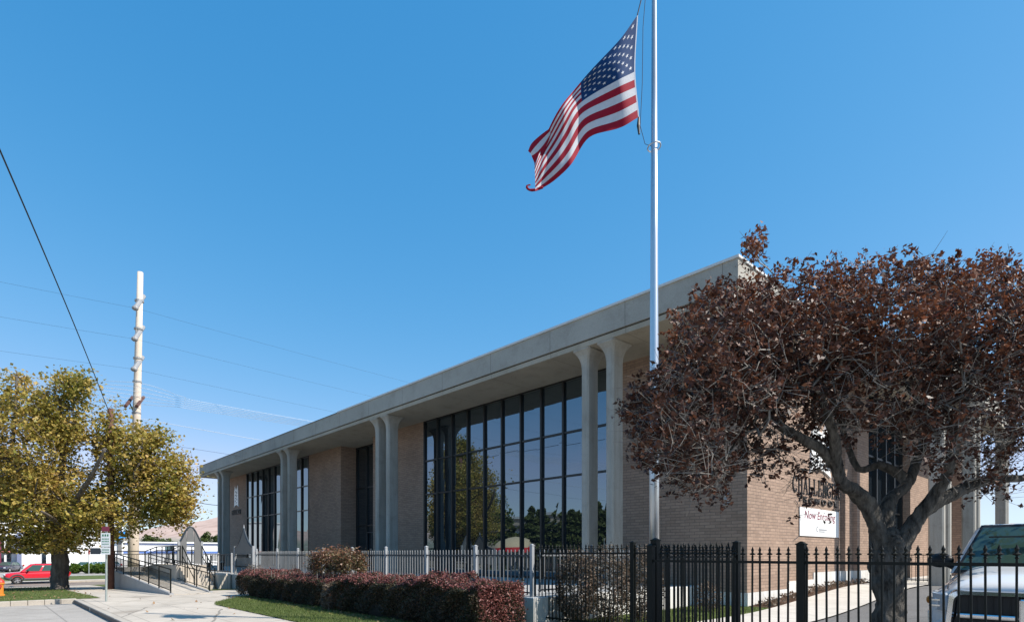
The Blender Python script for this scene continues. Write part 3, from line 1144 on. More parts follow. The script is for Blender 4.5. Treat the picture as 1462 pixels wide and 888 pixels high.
def fence(name, a, b, label, spacing, rail, top, posts, post_top, post_w, mat, pmat, z0=0.1, spear=True, rails=None, w_=.018, group=None, gz=0.0, maxp=100, capmat=None, railmat=None):
    a, b = Vector((a[0], a[1], 0)), Vector((b[0], b[1], 0))
    t = thing(name, (a.x, a.y, gz), label, 'fence', group)
    d = (b - a)
    L = d.length
    d.normalize()
    nrm = Vector((-d.y, d.x, 0))
    me = picket_mesh(z0 - gz, rail - gz, top - gz, w_, spear)
    me.materials.append(mat)
    n = int(L / spacing)
    pos = [spacing * (i + .5) for i in range(n)]
    pos = [s for s in pos if all(abs(s - q) > post_w * .5 + w_ * .7 for q in posts)]
    for i, s in enumerate(pos[:maxp]):
        o = bpy.data.objects.new('picket', me)
        COL.objects.link(o)
        o.parent = t
        o.location = d * s
        o.rotation_euler = (random.uniform(-.006, .006), random.uniform(-.006, .006), math.atan2(d.y, d.x))
    if len(pos) > maxp:
        mb = MB()
        for s in pos[maxp:]:
            c = d * s
            i0 = len(mb.v)
            for v in me.vertices:
                mb.v.append((c.x + v.co.x, c.y + v.co.y, v.co.z))
            for p in me.polygons:
                mb.f.append(tuple(i0 + k for k in p.vertices))
                mb.m.append(0)
        o = mb.build('picket', mat, t, world=False)
        o['kind'] = 'stuff'
    rz = rails or [rail, z0 + .05]
    cuts = [0] + sorted(posts) + [L]
    for z in rz:
        mb = MB()
        for c0, c1 in zip(cuts, cuts[1:]):
            e0, e1 = c0 + post_w / 2 + .001, c1 - post_w / 2 - .001
            if c0 == 0 and 0 not in posts: e0 = 0
            if c1 == L and L not in posts: e1 = L
            if e1 - e0 < .02: continue
            p, q = d * e0, d * e1
            hw = w_ * .5 + .006
            ring = [nrm * hw + Vector((0, 0, -.016)), -nrm * hw + Vector((0, 0, -.016)), -nrm * hw + Vector((0, 0, .016)), nrm * hw + Vector((0, 0, .016))]
            zz = Vector((0, 0, z - gz))
            mb.hull([p + r + zz for r in ring], [q + r + zz for r in ring])
        mb.build('rail', railmat or mat, t, world=False)
    for s in posts:
        h = post_w / 2
        mb = MB()
        c = d * s
        rot = Matrix.Rotation(math.atan2(d.y, d.x), 3, 'Z')
        bx = MB().box(-h, h, -h, h, -.2, post_top - gz - .02).box(-h - .008, h + .008, -h - .008, h + .008, post_top - gz - .02, post_top - gz - .005)
        bx.hull([(-h, -h, post_top - gz - .005), (h, -h, post_top - gz - .005), (h, h, post_top - gz - .005), (-h, h, post_top - gz - .005)], [(-.01, -.01, post_top - gz + .02), (.01, -.01, post_top - gz + .02), (.01, .01, post_top - gz + .02), (-.01, .01, post_top - gz + .02)])
        bx.v = [tuple(rot @ Vector(v) + c) for v in bx.v]
        bx.build('post', pmat, t, world=False)
    return t


fence('iron_fence', (-4.56, 6.86), (2.0, 6.86), 'black spear topped iron fence in front of the white pickup', .105, 1.50, 1.685, [0, 1.99, 4.43, 6.5], 1.72, .085, M['iron'], M['iron'], z0=.06)
fence('iron_fence', (-4.56, 6.97), (-4.56, 9.4), 'short return of black spear topped iron fence running back beside the flagpole', .105, 1.55, 1.74, [.0, 2.42], 1.80, .095, M['iron'], M['iron'], z0=.06)
fence('iron_fence', (-4.66, 9.4), (-9.45, 9.4), 'black spear topped iron fence across the white retaining wall', .105, 1.61, 1.80, [2.0, 4.75], 1.83, .085, M['iron'], M['iron'], z0=.12)
fence('picket_fence', (-9.15, 9.15), (-26.7, 9.15), 'long grey picket fence on the terrace wall behind the red hedge', .134, 1.56, 1.70, [.05, 2.05, 4.2, 6.35, 8.5, 10.7, 12.9, 15.0, 17.4], 1.80, .075, M['grey_picket'], M['grey_metal'], z0=FLR + .06, spear=False, w_=.022, gz=FLR, railmat=M['grey_dark'])
fence('picket_fence', (-9.15, 9.30), (-9.15, 13.2), 'short grey picket fence on top of the white side wall', .13, 1.56, 1.70, [1.9, 3.8], 1.80, .075, M['grey_picket'], M['grey_dark'], z0=FLR + .12, spear=False, w_=.022, gz=FLR)
fence('picket_fence', (-29.9, 9.15), (-36.6, 9.15), 'grey rail fence with wide bars beside the pointed gate', .42, 1.56, 1.56, [.05, 2.2, 4.4, 6.6], 1.62, .07, M['grey_dark'], M['panel_grey'], z0=FLR + .06, spear=False, w_=.025, gz=FLR)
fence('side_gate', (-6.8, 27.5), (-3.0, 27.5), 'low black picket gate across the end of the drive walk', .13, 1.55, 1.60, [.0, 1.9, 3.8], 1.66, .06, M['iron'], M['iron'], z0=.5, spear=False, w_=.016, gz=.45)


def ogee(name, c, ax, w_, zs, zt, label, round_top, zbase, m):
    """gate under a bell-shaped crest, with frame and bars"""
    t = thing(name, (c[0], c[1], zbase), label, 'gate')
    ax, c = Vector(ax), Vector((c[0], c[1], 0))
    nz = ax.cross(Vector((0, 0, 1)))
    h = w_ / 2
    def T(x, z, d): return c + ax * x + Vector((0, 0, z)) + nz * d
    half = []
    for i in range(13):
        u = i / 12
        if round_top:
            z = zs + (zt - zs) * (.5 - .5 * math.cos(math.pi * (u ** .8)))
        else:
            z = zs + (zt - zs) * (u ** 2.1 * .92 + .08 * u)
        half.append((-h + h * u, z))
    line = half + [(-x, z) for x, z in reversed(half[:-1])]
    low = zs - .28 if not round_top else zbase + .95
    pts = [(-h, low)] + line + [(h, low)]
    b = [T(x, z, -.03) for x, z in pts]
    if round_top:
        # solid arch leaf with a door gap in its middle
        for sgn in (-1, 1):
            seg = [p for p in line if p[0] * sgn >= .16]
            seg = sorted(seg, key=lambda p: p[0])
            pp = [(seg[0][0], zbase + .05)] + seg + [(seg[-1][0], zbase + .05)]
            bb = [T(x, z, -.03) for x, z in pp]
            MB().hull(bb, [p + nz * .06 for p in bb]).build('panel', m, t)
        mid = [p for p in line if abs(p[0]) <= .2]
        pp = [(-.159, zs + .1)] + [p for p in mid if abs(p[0]) < .158] + [(.159, zs + .1)]
        bb = [T(x, z, -.03) for x, z in pp]
        MB().hull(bb, [p + nz * .06 for p in bb]).build('panel', m, t)
    else:
        MB().hull(b, [p + nz * .06 for p in b]).build('panel', m, t)
    MB().tube([T(x, z + .03, 0) for x, z in line], .05, 6).build('trim', M['grey_dark'], t)
    fr = MB()
    for x in (-h, h): fr.hull([T(x - .05, zbase, -.05), T(x + .05, zbase, -.05), T(x + .05, zbase, .05), T(x - .05, zbase, .05)], [T(x - .05, zs + .1, -.05), T(x + .05, zs + .1, -.05), T(x + .05, zs + .1, .05), T(x - .05, zs + .1, .05)])
    fr.build('frame', M['grey_metal'], t)
    if not round_top:
        MB().tube([T(0, zt, 0), T(0, zt + .2, 0)], [.04, .01], 6).build('finial', M['grey_metal'], t)
        gb = MB()
        for i in range(15):
            x = -h + .12 + (w_ - .24) * i / 14
            gb.tube([T(x, zbase + .05, 0), T(x, low - .1, 0)], .012, 4)
        for z in (zbase + .08, zbase + .95, low - .06): gb.tube([T(-h + .05, z, .0), T(h - .05, z, 0)], .022, 4)
        gb.build('bars', M['iron'], t)
        MB().box(c.x - h + .1, c.x + h - .1, c.y + .06, c.y + .09, zbase + .9, low - .15).build('infill', M['panel_grey'], t)
    return t


ogee('terrace_gate', (-28.2, 9.15), (1, 0, 0), 2.5, 1.85, 2.75, 'grey gate under a sharply pointed bell crest behind the red hedge', False, .05, M['gate_grey'])
ogee('ramp_gate', (-31.5, 7.72), (0, 1, 0), 1.02, 2.1, 2.88, 'grey round crested gate with a dark door gap at the top of the ramp', True, 1.05, M['gate_grey'])

# ------------------------------------------------------------------ ramp
rp = thing('access_ramp', (-31, 6, 0), 'concrete wheelchair ramp with black railings rising away from the sidewalk', 'ramp')


def slope_wall(mb, x0, z0, x1, z1, y0, y1, base):
    i = len(mb.v)
    mb.v += [(x0, y0, base), (x1, y0, base), (x1, y1, base), (x0, y1, base), (x0, y0, z0), (x1, y0, z1), (x1, y1, z1), (x0, y1, z0)]
    for q in ((0, 3, 2, 1), (4, 5, 6, 7), (0, 1, 5, 4), (1, 2, 6, 5), (2, 3, 7, 6), (3, 0, 4, 7)):
        mb.f.append(tuple(i + k for k in q))
        mb.m.append(0)


mb = MB()
slope_wall(mb, -37.4, .66, -25.4, .05, 5.5, 5.66, -.7)
mb.build('wall', M['panel_grey'], rp)
mb = MB()
mb.box(-39.2, -37.4, 5.5, 5.66, -.8, .70)
mb.box(-39.2, -39.04, 5.66, 8.6, -.8, .84)
mb.build('wall', M['panel_grey'], rp)
mb = MB()
slope_wall(mb, -37.4, .60, -25.4, .02, 5.66, 6.95, -.7)
mb.box(-39.04, -37.4, 5.66, 8.3, -.7, .60)
slope_wall(mb, -39.0, .82, -36.0, 1.05, 7.12, 8.3, -.7)
mb.box(-36.0, -31.0, 7.0, 8.3, -.6, 1.05)
mb.build('ramp_floor', M['walk'], rp)
mb = MB()
slope_wall(mb, -37.4, .68, -25.6, .06, 6.95, 7.1, -.7)
mb.build('wall', M['panel_grey'], rp)


def railing(pts, h=.92, sp=1.15, bars=.13):
    mb = MB()
    for (a, b) in zip(pts, pts[1:]):
        a, b = Vector(a), Vector(b)
        up = Vector((0, 0, h))
        mb.tube([a + up, b + up], .028, 6)
        mb.tube([a + Vector((0, 0, .1)), b + Vector((0, 0, .1))], .018, 5)
        mb.tube([a + Vector((0, 0, h * .8)), b + Vector((0, 0, h * .8))], .02, 5)
        n = max(1, int((b - a).length / sp))
        for i in range(n + 1):
            p = a.lerp(b, i / n)
            mb.tube([p, p + up], .026, 5)
        n = max(1, int((b - a).length / bars))
        for i in range(n + 1):
            p = a.lerp(b, i / n)
            mb.tube([p + Vector((0, 0, .1)), p + up * .8], .008, 3)
    mb.build('railing', M['iron'], rp)


railing([(-39.1, 5.58, .70), (-37.4, 5.58, .66), (-25.6, 5.58, .07)], sp=1.9)
railing([(-39.12, 5.75, .82), (-39.12, 7.2, .82)])
railing([(-37.2, 7.03, .66), (-25.8, 7.03, .07)], sp=1.9, bars=.6)
railing([(-38.9, 7.18, .82), (-36.0, 7.18, 1.05), (-31.1, 7.18, 1.05)])
railing([(-38.9, 8.25, .82), (-36.0, 8.25, 1.05), (-32.1, 8.25, 1.05)])
sp_ = thing('front_steps', (-30, 7.7, 0), 'short concrete steps with sloping black handrails between the ramp and the low wall box', 'steps')
mb = MB()
for k in range(6):
    mb.box(-31.0 + k * .3, -30.7 + k * .3, 7.12, 8.2, -.3, 1.05 - (k + .6) * .165)
mb.build('flight', M['walk'], sp_)
for y in (7.25, 8.1):
    mb = MB()
    mb.tube([(-31.0, y, 1.05), (-31.0, y, 1.97), (-29.2, y, .95), (-28.9, y, .93), (-28.9, y, .0)], .026, 6)
    mb.tube([(-30.1, y, .5), (-30.1, y, 1.45)], .022, 5)
    mb.tube([(-31.0, y, 1.5), (-28.9, y, .45)], .02, 5)
    mb.build('handrail', M['iron'], sp_)
t = thing('low_wall', (-30.6, 8.6, 0), 'low pale concrete wall box beneath the grey rail fence', 'wall')
MB().box(-32.0, -29.4, 8.36, 8.97, -.3, .66).build('wall', M['walk'], t, bevel=.08)

# benches on the terrace
def bench(x, y, rz, label):
    t = thing('bench', (0, 0, 0), label, 'bench', 'benches on the terrace')
    MB().box(-.9, .9, -.22, .22, .42, .46).build('seat', M['black'], t)
    bk = MB()
    for z in (.58, .7, .82): bk.box(-.9, .9, .2, .23, z, z + .07)
    bk.build('backrest', M['black'], t)
    for s in (-.75, .75): MB().box(s - .03, s + .03, -.2, .2, 0, .42).box(s - .03, s + .03, .19, .23, .42, .9).build('leg', M['black'], t)
    t.location = (x, y, FLR)
    t.rotation_euler = (0, 0, rz)
    return t


bench(-27.3, 11.6, .1, 'dark slatted bench on the terrace behind the grey picket fence')
bench(-38.0, 10.6, .2, 'dark slatted bench on the terrace behind the wide barred rail fence')

# ------------------------------------------------------------------ hedges and shrubs
def bushy(V0, n, rng): pass


def hedge(x0, x1, y0, y1, z0, z1, label, seed, mat, core, nleaf, lsize, group, taper=.15):
    rng = np.random.default_rng(seed)
    t = thing('hedge', ((x0 + x1) / 2, (y0 + y1) / 2, z0), label, 'hedge', group)
    # lumpy inner mass
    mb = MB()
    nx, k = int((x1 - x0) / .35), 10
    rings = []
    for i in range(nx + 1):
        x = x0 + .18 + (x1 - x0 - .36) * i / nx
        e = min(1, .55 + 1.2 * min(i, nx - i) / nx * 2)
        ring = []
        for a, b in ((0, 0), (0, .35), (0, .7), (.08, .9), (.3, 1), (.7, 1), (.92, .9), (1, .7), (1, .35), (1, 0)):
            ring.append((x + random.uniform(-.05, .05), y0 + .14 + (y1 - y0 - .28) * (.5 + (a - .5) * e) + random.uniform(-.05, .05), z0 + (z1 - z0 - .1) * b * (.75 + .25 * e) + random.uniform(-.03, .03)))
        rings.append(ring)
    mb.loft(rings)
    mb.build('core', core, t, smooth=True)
    # leaves: shell biased
    C = rng.uniform(0, 1, (nleaf, 3))
    w_ = rng.uniform(size=nleaf)
    f = np.where(w_ < .38, 0, np.where(w_ < .75, 1, np.where(w_ < .87, 2, 3)))
    dep = np.abs(rng.normal(0, .075, nleaf))
    sx, sy, sz = x1 - x0, y1 - y0, z1 - z0
    X = x0 + C[:, 0] * sx
    Y = y0 + C[:, 1] * sy
    Z = z0 + .03 + C[:, 2] ** .8 * (sz - .03)
    lump = .09 * np.sin(X * 1.3 + seed * 2) * np.sin(X * .7) + .05 * np.sin(X * 3.1 + seed) + .04 * np.sin(X * 7.3 + Y * 4) + .03 * np.sin(X * 15 + Y * 9)
    Z = np.where(f == 0, z1 - dep + lump + .02 * rng.normal(size=nleaf), Z)
    lumpf = .08 * np.sin(X * 1.9 + Z * 3) + .05 * np.sin(X * 6.1 - Z * 7)
    Y = np.where(f == 1, y0 + dep + lumpf, Y)
    X = np.where(f == 2, x1 - dep + .05 * np.sin(Y * 6 + Z * 5), X)
    X = np.where(f == 3, x0 + dep, X)
    # round the long edges
    u = np.clip((Z - (z1 - .22)) / .22, 0, 1)
    v = np.clip(((y0 + .22) - Y) / .22, 0, 1)
    cut = u * v
    Z = Z - cut * .12
    Y = Y + cut * .08
    base = np.clip((z0 + .2 - Z) / .2, 0, 1)
    Y = Y + base * taper * np.where(Y < (y0 + y1) / 2, 1, -1)
    C = np.stack([X, Y, Z], 1)
    V = leaves(C, lsize, lsize * .6, rng, up=.25)
    put('foliage', quads_mesh('foliage', V, mat), t)
    m = nleaf // 3
    X = rng.uniform(x0 + .05, x1 - .05, m)
    Y = rng.uniform(y0 + .04, y1 - .04, m)
    Z = z1 - .02 + .09 * np.sin(X * 1.3 + seed * 2) * np.sin(X * .7) + .05 * np.sin(X * 3.1 + seed) + .035 * np.sin(X * 7.3 + Y * 4) + .03 * np.sin(X * 15 + Y * 9) + rng.normal(0, .03, m) - .14 * np.clip((y0 + .24 - Y) / .24, 0, 1) ** 1.5
    C2 = np.stack([X, Y, Z], 1)
    k2 = rng.uniform(size=m) < .16
    C2[k2, 0] = x1 + rng.normal(0, .05, k2.sum())
    C2[k2, 2] = z0 + (z1 - z0) * (.15 + .85 * rng.uniform(size=k2.sum()) ** .7)
    put('new_growth', quads_mesh('new_growth', leaves(C2, lsize * 1.05, lsize * .6, rng, up=.5), M['barberry_new']), t)
    # stray shoots above the clipped top
    mb = MB()
    for i in range(int((x1 - x0) * 22)):
        x, y = random.uniform(x0, x1), random.uniform(y0 + .1, y1)
        mb.tube([(x, y, z1 - .1), (x + random.uniform(-.04, .04), y + random.uniform(-.04, .04), z1 + random.uniform(.0, .16))], .004, 3)
    mb.build('shoots', M['twig'], t)
    return t


hedge(-15.0, -8.8, 7.2, 8.55, 0, .99, 'long clipped red leaved hedge with its end in the sun by the white wall', 3, M['barberry'], M['barberry_core'], 60000, .042, 'red clipped hedges')
hedge(-23.3, -15.6, 7.25, 8.8, 0, .9, 'far clipped red leaved hedge reaching to the pointed gate', 4, M['barberry'], M['barberry_core'], 55000, .042, 'red clipped hedges')


def shrub(name, c, r, label, seed, leafm, nleaf, lsize, ntwig, twigm, group=None, boxy=1.0, shell=.55, cat='shrub', twr=.004):
    rng = np.random.default_rng(seed)
    c = np.array(c)
    r = np.array(r)
    t = thing(name, (c[0], c[1], c[2]), label, cat, group)
    def shape(n, sh):
        d = rng.normal(size=(n, 3))
        d = unit(np.sign(d) * np.abs(d) ** boxy)
        if boxy < 1:
            d = d / np.max(np.abs(d), axis=1, keepdims=True) * .5 + d * .5
        rr = rng.uniform(sh, 1, (n, 1)) ** .6
        return d * rr
    cen = c + np.array([0, 0, r[2]])
    T = cen + shape(ntwig, .5) * r
    T = T[T[:, 2] > c[2] + .1]
    limbs = []
    for k in range(6):
        an = rng.uniform(0, 2 * math.pi)
        e = cen + np.array([math.cos(an) * r[0] * .4, math.sin(an) * r[1] * .4, rng.uniform(-.2, .4) * r[2]])
        limbs.append(([c + np.array([math.cos(an), math.sin(an), 0]) * .05, (c + e) / 2 + rng.normal(size=3) * .05, e], .018, .01))
    A, par, rr, nl, tips = grow(limbs, T, max(.06, r[2] * .12), rng, twr, .2)
    branch_mesh(A, par, rr, 0, 'stem', twigm, t, .0025)
    tp = A[tips]
    k = rng.integers(0, len(tp), nleaf)
    C = tp[k] + rng.normal(size=(nleaf, 3)) * r * .11
    extra = cen + shape(nleaf // 2, shell) * r
    C = np.concatenate([C, extra])
    C = C[C[:, 2] > c[2] + .05]
    put('foliage', quads_mesh('foliage', leaves(C, lsize, lsize * .55, rng), leafm), t)
    return t


shrub('clipped_bush', (-17.0, 8.3, 0), (1.35, .55, .88), 'square clipped brown and green bush rising over the red hedges', 21, M['photinia'], 9000, .075, 420, M['twig'], boxy=.6)
shrub('dry_shrub', (-15.3, 7.25, 0), (.32, .25, .4), 'small dry leaved shrub in the gap between the red hedges', 22, M['dry_leaf'], 1300, .06, 120, M['twig'])
shrub('thin_shrub', (-8.95 + .45, 9.85, 0), (.55, .38, .86), 'thin dry shrub nearest the red hedge before the white wall', 23, M['dry_leaf2'], 2700, .06, 380, M['twig'], 'thin shrubs by the white wall')
shrub('thin_shrub', (-8.15, 10.5, 0), (.6, .5, .9), 'thin dry shrub in the middle of the white wall behind the black fence', 24, M['dry_leaf2'], 2700, .06, 380, M['twig'], 'thin shrubs by the white wall')
shrub('thin_shrub', (-7.85, 11.35, 0), (.6, .5, .88), 'thin dry shrub at the flagpole end of the white wall', 25, M['dry_leaf2'], 2700, .06, 380, M['twig'], 'thin shrubs by the white wall')
shrub('small_bush', (-6.0 - 1.9, 14.6, 0), (.4, .35, .42), 'small pinkish shrub against the shaded corner brick', 26, M['dry_leaf'], 900, .05, 120, M['twig'])
shrub('gate_shrub', (-24.4, 8.3, 0), (.55, .5, .6), 'bare twiggy shrub between the pointed gate and the red hedge', 27, M['dry_leaf'], 900, .05, 260, M['twig'])

# low plants in the bed along the side wall
def bed():
    rng = np.random.default_rng(31)
    n = 2600
    X = rng.uniform(-7.5, -6.92, n)
    Y = rng.uniform(16.5, 26, n)
    keep = np.sin(Y * 3.1) + np.sin(Y * 7.7) + rng.normal(size=n) * .8 > .1
    X, Y = X[keep], Y[keep]
    Z = np.array([hgt(a, b) for a, b in zip(X, Y)]) + .03 + rng.uniform(0, .16, len(X))
    o = put('ground_cover', quads_mesh('ground_cover', leaves(np.stack([X, Y, Z], 1), .08, .05, rng), M['dry_leaf']))
    tag(o, 'low dry brown plants in the mulch strip under the side wall', 'ground cover', kind='stuff')


bed()


def blades():
    rng = np.random.default_rng(32)
    n = 42000
    X = rng.uniform(-22.3, -6.95, n)
    Y = rng.uniform(5.42, 7.6, n)
    k = (X + 22.5) / 3.0
    ylow = np.where(X < -19.5, 5.5 + 1.8 * np.maximum(0, 1 - k) ** 1.4, 5.5)
    ok = Y > ylow - .05 + .05 * np.sin(X * 9) * np.sin(X * 3.3)
    X2 = rng.uniform(-9, -6.95, 9000)
    Y2 = rng.uniform(9.5, 16.2, 9000)
    X, Y = np.concatenate([X[ok], X2]), np.concatenate([Y[ok], Y2])
    X3 = rng.uniform(-43.8, -25.5, 16000)
    Y3 = rng.uniform(-1.5, 3.25, 16000)
    X, Y = np.concatenate([X, X3]), np.concatenate([Y, Y3])
    Z = np.array([hgt(a, b) for a, b in zip(X, Y)]) + .02
    C = np.stack([X, Y, Z], 1)
    n = len(C)
    h = rng.uniform(.03, .075, (n, 1))
    an = rng.uniform(0, 2 * math.pi, n)
    b = np.stack([np.cos(an), np.sin(an), np.zeros(n)], 1) * .006
    tip = C + np.concatenate([rng.normal(0, .018, (n, 2)), h], 1)
    V = np.stack([C - b, C + b, tip], 1).reshape(-1, 3)
    o = put('grass', quads_mesh('grass', V, M['blade'], 3))
    tag(o, 'short green grass blades on the lawns', 'grass', kind='stuff')
    # fallen leaves
    m = 900
    X = np.concatenate([rng.uniform(-23, -9, m), rng.uniform(-43, -26, 300), rng.uniform(-26, -8, 25)])
    Y = np.concatenate([7.25 - np.abs(rng.normal(0, .22, m)), rng.uniform(-1.5, 3.6, 300), rng.uniform(2.8, 5.4, 25)])
    Z = np.array([hgt(a, b) for a, b in zip(X, Y)]) + .035
    o = put('fallen_leaves', quads_mesh('fallen_leaves', leaves(np.stack([X, Y, Z], 1), .09, .07, rng, up=2, droop=0), M['fallen']))
    tag(o, 'scattered dry leaves fallen along the hedge foot and under the maple', 'leaves', kind='stuff')


blades()

# ------------------------------------------------------------------ plum tree
def plum():
    rng = np.random.default_rng(5)
    Z0 = 7.5
    base = P(1266, 790, Z0)
    base.z = 0
    t = thing('plum_tree', base, 'old purple leaved tree with a forked gnarled trunk beside the white pickup', 'tree')
    q = lambda x, y, dz=0: P(x, y, Z0 + dz)
    trunk = [Vector((base.x, base.y, -.1)), q(1266, 900), q(1271, 850), q(1267, 810), q(1270, 780), q(1272, 752)]
    mb = MB()
    gnarled(mb, trunk, .175, .190, 26, .17, 1, .10, close=.72)
    L = []

    def limb(pts, r0, r1, seed):
        r0, r1 = r0 * .86, r1 * .86
        pp = gnarled(mb, pts, r0, r1, 16, .13, seed)
        L.append(([np.array(p) for p in pp], r0, r1))
    limb([q(1266, 815), q(1258, 770), q(1242, 728, -.05), q(1222, 702, -.15), q(1203, 690, -.25), q(1194, 660, -.35), q(1190, 620, -.5), q(1170, 560, -.7)], .145, .05, 2)
    limb([q(1196, 668, -.3), q(1170, 640, -.35), q(1130, 618, -.45), q(1085, 590, -.5), q(1035, 560, -.5), q(980, 560, -.4)], .085, .025, 3)
    limb([q(1274, 790, .05), q(1266, 750, .12), q(1270, 715, .2), q(1296, 690, .3), q(1310, 655, .4), q(1325, 600, .6), q(1330, 530, .8)], .125, .04, 4)
    limb([q(1296, 692, .3), q(1283, 676, .38), q(1255, 664, .45), q(1225, 668, .5), q(1205, 620, .6), q(1180, 540, .7)], .085, .03, 5)
    limb([q(1276, 815, -.05), q(1291, 768, -.05), q(1322, 728, -.05), q(1365, 703, -.05), q(1410, 686, 0), q(1462, 682, 0), q(1520, 668, .1), q(1560, 630, .2)], .135, .02, 6)
    limb([q(1306, 745, -.05), q(1335, 706, -.2), q(1352, 678, -.35), q(1362, 640, -.5), q(1380, 570, -.7), q(1395, 500, -.7)], .10, .035, 7)
    limb([q(1325, 600, .6), q(1290, 540, .8), q(1260, 470, .8)], .05, .02, 8)
    limb([q(1410, 686, 0), q(1440, 640, .4), q(1450, 560, .7), q(1440, 480, .8)], .06, .02, 9)
    limb([q(1190, 620, -.5), q(1150, 540, -.2), q(1110, 460, 0)], .05, .02, 10)
    limb([q(1085, 590, -.5), q(1045, 640, -.6), q(1015, 680, -.6)], .03, .012, 11)
    mb.build('trunk', M['plum_bark'], t, smooth=True)
    E = [(985, 592, 88, 82, 150), (1045, 506, 96, 100, 230), (1150, 474, 120, 94, 340), (1280, 458, 130, 90, 370), (1400, 462, 115, 96, 350), (1120, 575, 85, 50, 110),
         (1265, 560, 110, 70, 210), (1400, 580, 95, 70, 180), (1006, 672, 50, 50, 90), (1412, 680, 34, 40, 50), (1500, 512, 90, 120, 220), (1158, 694, 34, 40, 20),
         (1080, 362, 7, 17, 9), (1090, 645, 44, 40, 34), (1440, 640, 40, 50, 50), (1180, 620, 40, 40, 40), (935, 600, 42, 70, 60), (975, 650, 50, 50, 60), (1085, 560, 50, 50, 50), (1335, 640, 60, 30, 40), (1545, 610, 60, 60, 110)]
    T = []
    for x, y, rx, ry, n in E:
        d = in_ell(rng, int(n * 1.5), .35)
        small = rx < 50
        for a in d:
            T.append(np.array(P(x + a[0] * rx, y + a[2] * -ry, Z0 + (-.55 if x < 1110 else 0) + a[1] * (.4 if small else 1.55))))
    A, par, rr, nl, tips = grow(L, T, .13, rng, .0028, .22)
    br = branch_mesh(A, par, rr, nl, 'branch', M['twig'], t, .0022)
    # leafy shoots: short twigs strung with leaves, leaving every branch tip
    tp = A[tips]
    cen = np.array(P(1240, 640, Z0))
    ns = 8400
    k = rng.integers(0, len(tp), ns)
    base_ = tp[k] + rng.normal(size=(ns, 3)) * .05
    k2 = rng.integers(nl, len(A), 3600)
    base_ = np.concatenate([base_, A[k2]])
    gap = np.array([mnoise.noise(Vector(b_) * 1.15 + Vector((3, 9, 4))) for b_ in base_])
    base_ = base_[gap > -.40 + .10 * rng.normal(size=len(base_))]
    out = unit(base_ - cen) * np.array([.6, .6, .5])
    d = unit(rng.normal(size=base_.shape) * .75 + out + np.array([0, 0, .28]))
    ln = rng.uniform(.10, .30, (len(base_), 1))
    hz = base_[:, 2] + rng.normal(size=len(base_)) * .35
    # many of the low inner shoots are bare
    bare = rng.uniform(size=len(base_)) > np.clip(.58 + (hz - 2.95 + .30 * np.sin(base_[:, 0] * 1.7 + 1) + 1.0 * (base_[:, 0] < -5.9) - .35 * (base_[:, 0] > -4.2)) / 1.35, .36, .98)
    tipw = np.array([0, 0, -.25])
    px_ = np.zeros(len(base_))

    def leafset(sel, nper, name, mat, sz):
        B, D, Ln = base_[sel], d[sel], ln[sel]
        t_ = rng.uniform(.12, 1.05, (len(B), nper, 1)) ** .8
        C = B[:, None, :] + D[:, None, :] * Ln[:, None, :] * t_ + rng.normal(size=(len(B), nper, 3)) * .020
        C[:, :, 2] -= (t_[:, :, 0] ** 2) * Ln * .18
        C = C.reshape(-1, 3)
        V = leaves(C, sz, sz * .54, rng, up=.3, droop=-.25)
        put(name, quads_mesh(name, V, mat), t)
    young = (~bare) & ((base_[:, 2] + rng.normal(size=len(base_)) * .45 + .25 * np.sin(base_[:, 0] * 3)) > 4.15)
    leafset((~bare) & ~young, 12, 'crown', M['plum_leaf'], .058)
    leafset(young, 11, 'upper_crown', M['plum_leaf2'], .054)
    sel = rng.uniform(size=len(base_)) < np.where(bare, 1, .35)
    B, D, Ln = base_[sel], d[sel], ln[sel] * np.where(bare[sel], 1.35, 1)[:, None]
    sd_ = unit(np.cross(D, rng.normal(size=D.shape)))
    th = np.cross(D, sd_)
    E_ = B + D * Ln
    r0_, r1_ = .0040, .0015
    q3 = [(sd_, 1, 0), (-.5 * sd_ + .87 * th, 1, 0), (-.5 * sd_ - .87 * th, 1, 0)]
    vs = []
    for i in range(3):
        j = (i + 1) % 3
        vs.append(np.stack([B + q3[i][0] * r0_, B + q3[j][0] * r0_, E_ + q3[j][0] * r1_, E_ + q3[i][0] * r1_], 1))
    o = put('twigs', quads_mesh('twigs', np.concatenate(vs).reshape(-1, 3), M['twig']), t)
    o['kind'] = 'stuff'


plum()


